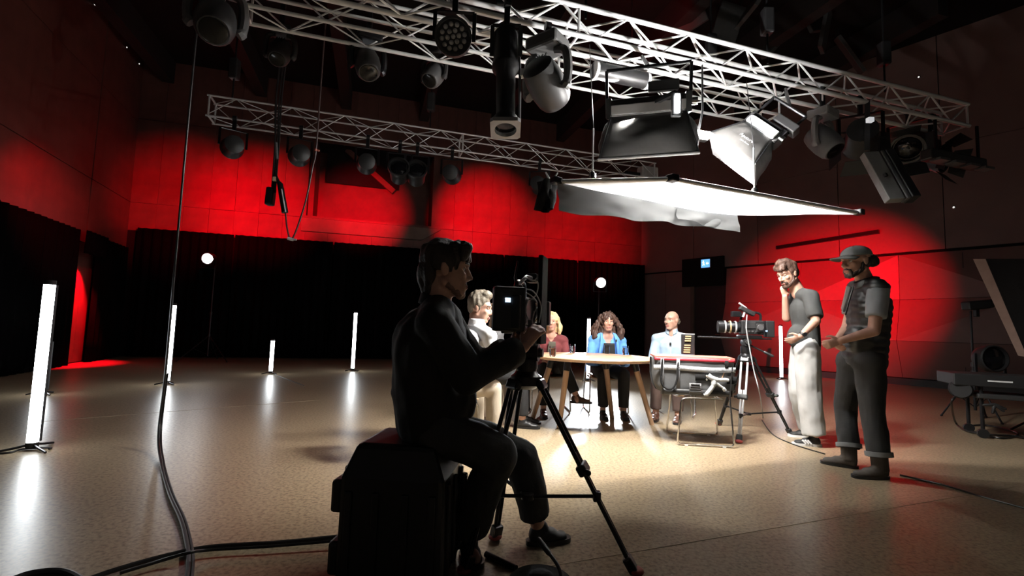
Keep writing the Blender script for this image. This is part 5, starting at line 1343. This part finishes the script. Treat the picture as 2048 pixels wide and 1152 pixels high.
# bald man
hc = at(1343, 641, 6.0)
fM = V((-.45, -.9, 0))
def extra(t, J, H):
    collar(t, J, H, SHB)
    fr, s_ = J['f'], J['s']
    G().box(J['chest'] + fr * .145 + V((0, 0, .03)), (.022, .014, .035)).build('clip_mic', MIC, t, bevel=.003)
    o = G().bar(J['neck'] + fr * .085 + V((0, 0, -.07)), J['waist'] + fr * .155, .022, .012, up=fr).build('placket', SHB, t, bevel=.003)
def bald(t, H):
    g = G()
    for q in (-1, 1): g.caps(H.p(q * .070, -.045, .015), H.p(q * .060, -.065, -.035), .016 * H.k, .014 * H.k)
    g.caps(H.p(-.06, -.07, -.01), H.p(.06, -.07, -.01), .022 * H.k, .022 * H.k); blob('hair', HG, t, g, .006, 3, strands(.004, 60, 3))
tP, J, H = guest('bald man in a pale blue shirt seated at the right of the table', hc, (-.80, -.62, .0), fM, SHB, BRN, HG, SKIN2, 'm', width=.19, w=1.12, belly=.03, hair=bald, top_parts=extra, shoe_m=SHOEB)
chair(J['pelvis'].x + .03, J['pelvis'].y + .05, fM, 'chrome sled chair under the bald man in pale blue')
# man in white shirt, back to the camera side
hc = at(960, 617, 4.25)
fA = V((.75, .62, 0))
def extra(t, J, H): collar(t, J, H, WSH, .072)
tP, J, H = guest('grey haired man in a white shirt leaning over the table at left', hc, (.98, -.16, -.12), fA, WSH, BEI, HG, SKIN2, 'm', lean=.30, width=.20, w=1.1, hair=hair_short(HG, .02, .018, True, 4), top_parts=extra, shoe_m=SHOEB, k=1.05)
chair(J['pelvis'].x - .02, J['pelvis'].y - .03, fA, 'chrome sled chair under the man in the white shirt')
# woman hidden behind the foreground camera
hc = at(1001, 626, 5.2)
fH = V((.95, -.10, 0))
tP, J, H = guest('woman in a grey blazer mostly hidden behind the foreground camera', hc, (.9, -.25, -.05), fH, GRB, BLKC, HLB, SKIN2, 'f', width=.17, hair=hair_bob(HLB, .18, .006, 0, False, 9), lean=.10)
chair(J['pelvis'].x - .03, J['pelvis'].y, fH, 'chrome sled chair under the woman in the grey blazer')

# ---- standing men on the right
TSH = fabric('charcoal_tshirt', (.035, .037, .036)); OFFW = fabric('off_white_trousers', (.42, .42, .41)); GTEE = fabric('grey_tshirt', (.30, .33, .36)); VEST = mat('quilted_vest', (.018, .018, .019), .42, bump=.2, bscale=40)
JEAN = fabric('black_denim', (.026, .026, .027)); BOOT = mat('suede_boot', (.055, .045, .036), .75, bump=.2, bscale=80); CAPM = fabric('cap_grey', (.19, .20, .205)); CUFF = fabric('denim_cuff', (.22, .23, .24)); SNK = mat('sneaker_black', (.02, .02, .02), .6)
WST = mat('stripe_white', (.7, .7, .7), .5)

def standing(label, J, H, skin, hairm, shirt_m, trouser_m, S, F, w, sleeve, leg_r, leg_cut, hands, belly=0, vox=.006, thick_neck=.062, tz=.0):
    t = thing('person', label, 'person', V((J['pelvis'].x, J['pelvis'].y, 0)))
    g = G(); H.skull(g, 1.05, 1.05); g.caps(H.p(0, -.03, -.06), J['neck'] + V((0, 0, -.03)), thick_neck * .92, thick_neck * 1.08)
    torso(g, J, S, w * .92, .66, -.008)
    for sd in 'LR':
        arm_skin(g, J, sd, 1.06); leg_skin(g, J, sd)
        fd = (J['toe' + sd] - J['heel' + sd]).normalized(); g.caps(J['an' + sd] - V((0, 0, .025)), J['an' + sd] + fd * .10 - V((0, 0, .055)), .027, .022)
        hand(g, *hands[sd])
    body = blob('body', skin, t, g, vox, 3, H.sockets()); H.details(body, hairm)
    g = G(); g.caps(J['pelvis'] - V((0, 0, .02)), J['pelvis'] + V((0, 0, .09)), .172 * w, .160 * w, S, .74)
    for sd in 'LR':
        g.caps(J['pelvis'], J['hip' + sd], .125 * w, .115 * w); limb(g, J['hip' + sd], J['kn' + sd], J['an' + sd], leg_r, 0, leg_cut)
    tr = blob('trousers', trouser_m, t, g, .010, 5, wrinkle(.010, 9, 2))
    g = G(); torso(g, J, S, w, .74, .012, belly, F)
    for sd in 'LR': limb(g, J['sh' + sd], J['el' + sd], J['wr' + sd], [.072, .064, .05], .003, sleeve)
    g.caps(J['pelvis'] + V((0, 0, .015)), J['waist'], .170 * w, .158 * w, S, .74, flatends=True)
    blob('t_shirt', shirt_m, t, g, .010, 5, wrinkle(.006, 9, 5))
    return t, body, tr

# man with hand on chin
Y1 = lev(1612, 886).y; Yn = Y1 - .10; Yf = Y1 + .12
zf = lambda p, z: V((p.x, p.y, z))
J = {'neck': at(1598, 582, Y1), 'chest': at(1607, 618, Y1), 'waist': at(1612, 655, Y1), 'pelvis': at(1612, 692, Y1),
     'shL': at(1622, 594, Yn - .08), 'shR': at(1594, 594, Yf + .06), 'elL': at(1632, 642, Yn - .18), 'wrL': at(1602, 672, Yn - .12), 'elR': at(1573, 636, Yf + .02), 'wrR': at(1570, 593, Yf - .06),
     'hipL': at(1614, 700, Yn), 'hipR': at(1606, 700, Yf), 'knL': at(1618, 785, Yn), 'knR': at(1600, 782, Yf)}
hl, tl = lev(1644, 893), lev(1584, 889); hr, trr = lev(1632, 876), lev(1575, 872)
J['heelL'], J['toeL'], J['heelR'], J['toeR'] = hl, tl, hr, trr
J['anL'] = zf(hl.lerp(tl, .25), .09); J['anR'] = zf(hr.lerp(trr, .25), .09)
S1_ = (J['shR'] - J['shL']).normalized(); F1_ = V((-1, -.05, 0))
H1 = Head(at(1575, 549, Y1), (-.93, -.30, -.34), (-.25, 0, 1), 1.02)
dl = (J['wrL'] - J['elL']).normalized()
hands = {'L': (J['wrL'], V((-.75, .25, -.45)), V((.15, .9, .1)), V((-.3, -.2, .9)), (.35, .4, .3), 1.0, .5),
         'R': (J['wrR'], V((-.25, -.15, .95)), V((.6, -.3, .5)), V((.55, -.7, .1)), (.6, .9, .6), 1.0, .5)}
t, body, tr = standing('bearded man in charcoal t-shirt and off white trousers, hand on chin', J, H1, SKIN2, HBR, TSH, OFFW, S1_, F1_, 1.0, .86, [.115, .108, .100], 1.96, hands, belly=.02)
hair_short(HBR, .01, .022, True, 8, fringe=.025)(t, H1); beard(t, H1, HBR)
sh = shoe(t, hl, tl, SNK, sole_m=WST); 
for k in range(3):
    q = hl.lerp(tl, .42 + .09 * k); nrm = (tl - hl).normalized().cross(V((0, 0, 1))); nrm = nrm if nrm.y < 0 else -nrm
    G().bar(q + nrm * .047 + V((0, 0, .025)), q + nrm * .036 + V((-.03, 0, .058)), .014, .010, up=nrm).build('stripe', WST, sh)
shoe(t, hr, trr, SNK, sole_m=WST)
wd = J['wrL'].lerp(J['elL'], .12); G().lathe([(.032, -.012), (.034, 0), (.032, .012)], wd, dl, 16).build('watch_strap', BLK, t, smooth=True); G().lathe([(.018, 0), (.018, .012)], wd + V((0, -.03, .0)), V((0, -1, .1)), 14).build('watch_face', BLKM, t, smooth=True)

# man with cap and vest
Y2 = lev(1712, 944).y; Yn = lev(1740, 955).y + .04; Yf = lev(1680, 930).y + .02
J = {'neck': at(1733, 563, Y2), 'chest': at(1737, 612, Y2), 'waist': at(1737, 660, Y2), 'pelvis': at(1728, 708, Y2),
     'shL': at(1757, 580, Y2 - .17), 'shR': at(1714, 580, Y2 + .17), 'elL': at(1748, 662, Y2 - .24), 'wrL': at(1683, 681, Y2 - .16), 'elR': at(1694, 655, Y2 + .16), 'wrR': at(1676, 679, Y2 - .02),
     'hipL': at(1738, 722, Y2 - .09), 'hipR': at(1706, 722, Y2 + .09), 'knL': at(1746, 826, Yn), 'knR': at(1690, 818, Yf)}
hl, tl = lev(1778, 957), lev(1704, 955); hr, trr = lev(1718, 938), lev(1640, 925)
J['heelL'], J['toeL'], J['heelR'], J['toeR'] = hl, tl, hr, trr
J['anL'] = zf(hl.lerp(tl, .22), .10); J['anR'] = zf(hr.lerp(trr, .22), .10)
S2_ = (J['shR'] - J['shL']).normalized(); S2_.z = 0; S2_.normalize(); F2_ = V((-1, -.15, 0))
H2 = Head(at(1711, 523, Y2), (-1, -.14, -.10), (-.05, 0, 1), 1.07)
hands = {'L': (J['wrL'], V((-.85, .35, -.35)), V((.3, .9, -.1)), V((-.2, .1, .9)), (.55, .6, .5), 1.02, .6),
         'R': (J['wrR'], V((-.45, -.5, -.75)), V((.7, -.6, .1)), V((-.7, -.1, .6)), (.7, .8, .6), 1.02, .6)}
t, body, tr = standing('bearded man in grey cap, black quilted vest and boots, hands clasped', J, H2, SKIN2, HB, GTEE, JEAN, S2_, F2_, 1.06, .68, [.108, .084, .076], 1.86, hands, belly=.01)
g = G(); torso(g, J, S2_, 1.10, .78, .022, .02, F2_); g.caps(J['pelvis'] + V((0, 0, .0)), J['waist'], .186, .178, S2_, .78, flatends=True)
blob('vest', VEST, t, g, .010, 4, wrinkle(.004, 10, 3, (.007, .055)))
fr = F2_.normalized()
g = G(); c = J['neck'] + V((0, 0, .0))
def fn(u, v):
    a = 2 * pi * u; return c + (S2_ * cos(a) + fr * sin(a)) * (.082 + .01 * v) * (1 + .25 * max(0, sin(a)) * (1 - v)) + V((0, 0, -.02 + .055 * v - .05 * max(0, sin(a))))
o = G().grid(fn, 30, 4).build('vest_collar', VEST, t, smooth=True); so = o.modifiers.new('t', 'SOLIDIFY'); so.thickness = .014
q = [at(1697, 572, Y2 - .07), at(1705, 575, Y2 - .09), at(1690, 624, Y2 - .09), at(1686, 617, Y2 - .07)]
G().slab(q, fr * .02).build('shirt_front', WST, t)
G().tube(spline([at(1707, 573, Y2 - .10), at(1699, 600, Y2 - .11), at(1691, 630, Y2 - .10)], 6), .006, 8).build('zip', BLK, t, smooth=True)
# cap, hair bun, beard
def capf(u, v):
    a = 2 * pi * u; th = pi / 2 * v; r = cos(th)
    return H2.p(.088 * r * cos(a), -.012 + .105 * r * sin(a), .040 + .076 * sin(th) ** .9)
o = G().grid(capf, 32, 12).build('cap', CAPM, t, smooth=True); so = o.modifiers.new('t', 'SOLIDIFY'); so.thickness = .006; so.offset = 1
def brim(u, v):
    x = (u - .5) * 2; ed = .125 * math.sqrt(max(0, 1 - x * x * .92)); y0 = .085 - .05 * x * x
    return H2.p(.080 * x, y0 + ed * v, .050 - .022 * x * x - .018 * v)
b_ = G().grid(brim, 20, 8).build('brim', CAPM, o, smooth=True); so = b_.modifiers.new('t', 'SOLIDIFY'); so.thickness = .006
G().ell(H2.p(0, -.012, .118), (.008, .008, .006)).build('cap_button', CAPM, o, smooth=True)
g = G(); H2.e(g, (0, -.040, -.005), (.076, .066, .062)); H2.e(g, (0, -.145, .0), (.042, .042, .050)); H2.e(g, (0, -.11, .0), (.03, .04, .03))
blob('hair', HB, t, g, .006, 3, strands(.008, 40, 4)); beard(t, H2, HB)
# boots and turned-up cuffs
for hh, tt, sd, an in ((hl, tl, 'L', J['anL']), (hr, trr, 'R', J['anR'])):
    top = an.lerp(J['kn' + sd], .32); bt = shoe(t, hh, tt, BOOT, 'boot', .09, .050, boot=top)
    G().tube([an.lerp(J['kn' + sd], .16), an.lerp(J['kn' + sd], .25)], [.090, .090], 24).build('cuff', CUFF, tr, smooth=True)

# ---- operator seated on the case
SWT = fabric('black_sweatshirt', (.009, .009, .009)); GJN = fabric('grey_jeans', (.026, .027, .028))
Yo = 2.06
J = {'neck': at(876, 607, Yo), 'chest': at(862, 680, Yo + .02), 'waist': at(852, 765, Yo + .05), 'pelvis': at(864, 838, Yo + .08),
     'shR': at(868, 648, Yo - .15), 'shL': at(884, 640, Yo + .19), 'elR': at(938, 752, Yo - .14), 'wrR': at(1048, 694, Yo + .01), 'elL': at(960, 735, Yo + .28), 'wrL': at(1020, 690, Yo + .20),
     'hipR': at(880, 862, Yo - .02), 'hipL': at(884, 850, Yo + .20), 'knR': at(992, 910, Yo - .02), 'knL': at(1044, 915, Yo + .26)}
hr, trr = lev(930, 1128), lev(968, 1126); hl, tl = lev(1052, 1090), lev(1140, 1080)
hr = lev(926, 1106); trr = lev(958, 1140)
J['heelL'], J['toeL'], J['heelR'], J['toeR'] = hl, tl, hr, trr
J['anL'] = zf(hl.lerp(tl, .25), .09); J['anR'] = zf(hr.lerp(trr, .25), .09)
S3 = V((.10, -1, 0)).normalized(); F3 = V((1, .12, 0)).normalized()
H3 = Head(at(894, 540, Yo), (.985, .16, -.03), (.05, 0, 1), 1.0)
wd = (J['wrR'] - J['elR']).normalized()
hands = {'R': (J['wrR'], V((.55, .15, .85)), V((.5, .8, -.3)), V((-.6, .5, .6)), (.5, .6, .5), 1.02, .6),
         'L': (J['wrL'], V((.8, -.1, .35)), V((.1, -.9, .1)), V((-.3, -.2, .9)), (.6, .7, .5), 1.0, .6)}
t = thing('person', 'camera operator in black sweatshirt seated on the black case in the foreground', 'person', V((J['pelvis'].x, J['pelvis'].y, 0)))
g = G(); H3.skull(g, 1.0, .72); g.caps(H3.p(0, -.03, -.06), J['neck'] + V((0, 0, -.03)), .055, .062); torso(g, J, S3, .95, .66, -.008)
for sd in 'LR':
    arm_skin(g, J, sd, 1.0); leg_skin(g, J, sd); hand(g, *hands[sd])
    fd = (J['toe' + sd] - J['heel' + sd]).normalized(); g.caps(J['an' + sd] - V((0, 0, .025)), J['an' + sd] + fd * .10 - V((0, 0, .055)), .027, .022)
body = blob('body', SKIN2, t, g, .006, 3, H3.sockets()); H3.details(body, HB)
g = G(); g.caps(J['pelvis'] - V((0, 0, .01)), J['pelvis'] + V((0, 0, .06)), .17, .16, S3, .74)
for sd in 'LR': g.caps(J['pelvis'], J['hip' + sd], .115, .11); limb(g, J['hip' + sd], J['kn' + sd], J['an' + sd], [.100, .088, .078], 0, 1.84 if sd == 'L' else 1.9)
blob('trousers', GJN, t, g, .009, 5, wrinkle(.010, 9, 2))
g = G(); torso(g, J, S3, 1.12, .80, .025, .03, F3)
for sd in 'LR': limb(g, J['sh' + sd], J['el' + sd], J['wr' + sd], [.080, .068, .052], .004, 1.90)
g.caps(J['waist'], J['pelvis'] - V((0, 0, .0)), .19, .175, S3, .80, flatends=True)
blob('sweatshirt', SWT, t, g, .009, 5, wrinkle(.014, 7, 5))
c = J['neck'] + V((0, 0, .0))
def fn(u, v):
    a = 2 * pi * u; return c + (S3 * cos(a) + F3 * sin(a)) * (.086 - .012 * v) + V((0, 0, -.03 + .05 * v)) - F3 * .0 + V((0, 0, -.03 * sin(a)))
o = G().grid(fn, 30, 4).build('collar', SWT, t, smooth=True); so = o.modifiers.new('t', 'SOLIDIFY'); so.thickness = .014
g = G(); H3.e(g, (0, -.024, .052), (.086, .104, .088)); H3.e(g, (0, .030, .105), (.062, .072, .034)); H3.e(g, (0, -.078, -.02), (.070, .048, .080)); H3.cp(g, (0, -.08, -.05), (0, -.075, -.095), .055, .045, .8, H3.X)
for q in (-1, 1): H3.e(g, (q * .072, -.022, .038), (.018, .056, .048)); H3.cp(g, (q * .076, .022, .035), (q * .074, .016, -.01), .012, .009)
for x in (-.055, -.03, 0, .03, .055): g.caps(H3.p(x, .075, .098), H3.p(x * 1.1, .096 - abs(x) * .5, .046), .024, .014)
blob('hair', HB, t, g, .005, 3, strands(.011, 32, 7))
g = G()
for q in (-1, 1): H3.cp(g, (q * .050, .004, -.066), (q * .020, .060, -.104), .0165, .0168); H3.cp(g, (q * .003, .089, -.057), (q * .022, .082, -.062), .0055, .0045)
H3.e(g, (0, .066, -.107), (.024, .0225, .0195))
blob('stubble', STUB, t, g, .004, 2, strands(.002, 80, 5))
shoe(t, hl, tl, SNK); shoe(t, hr, trr, SNK)
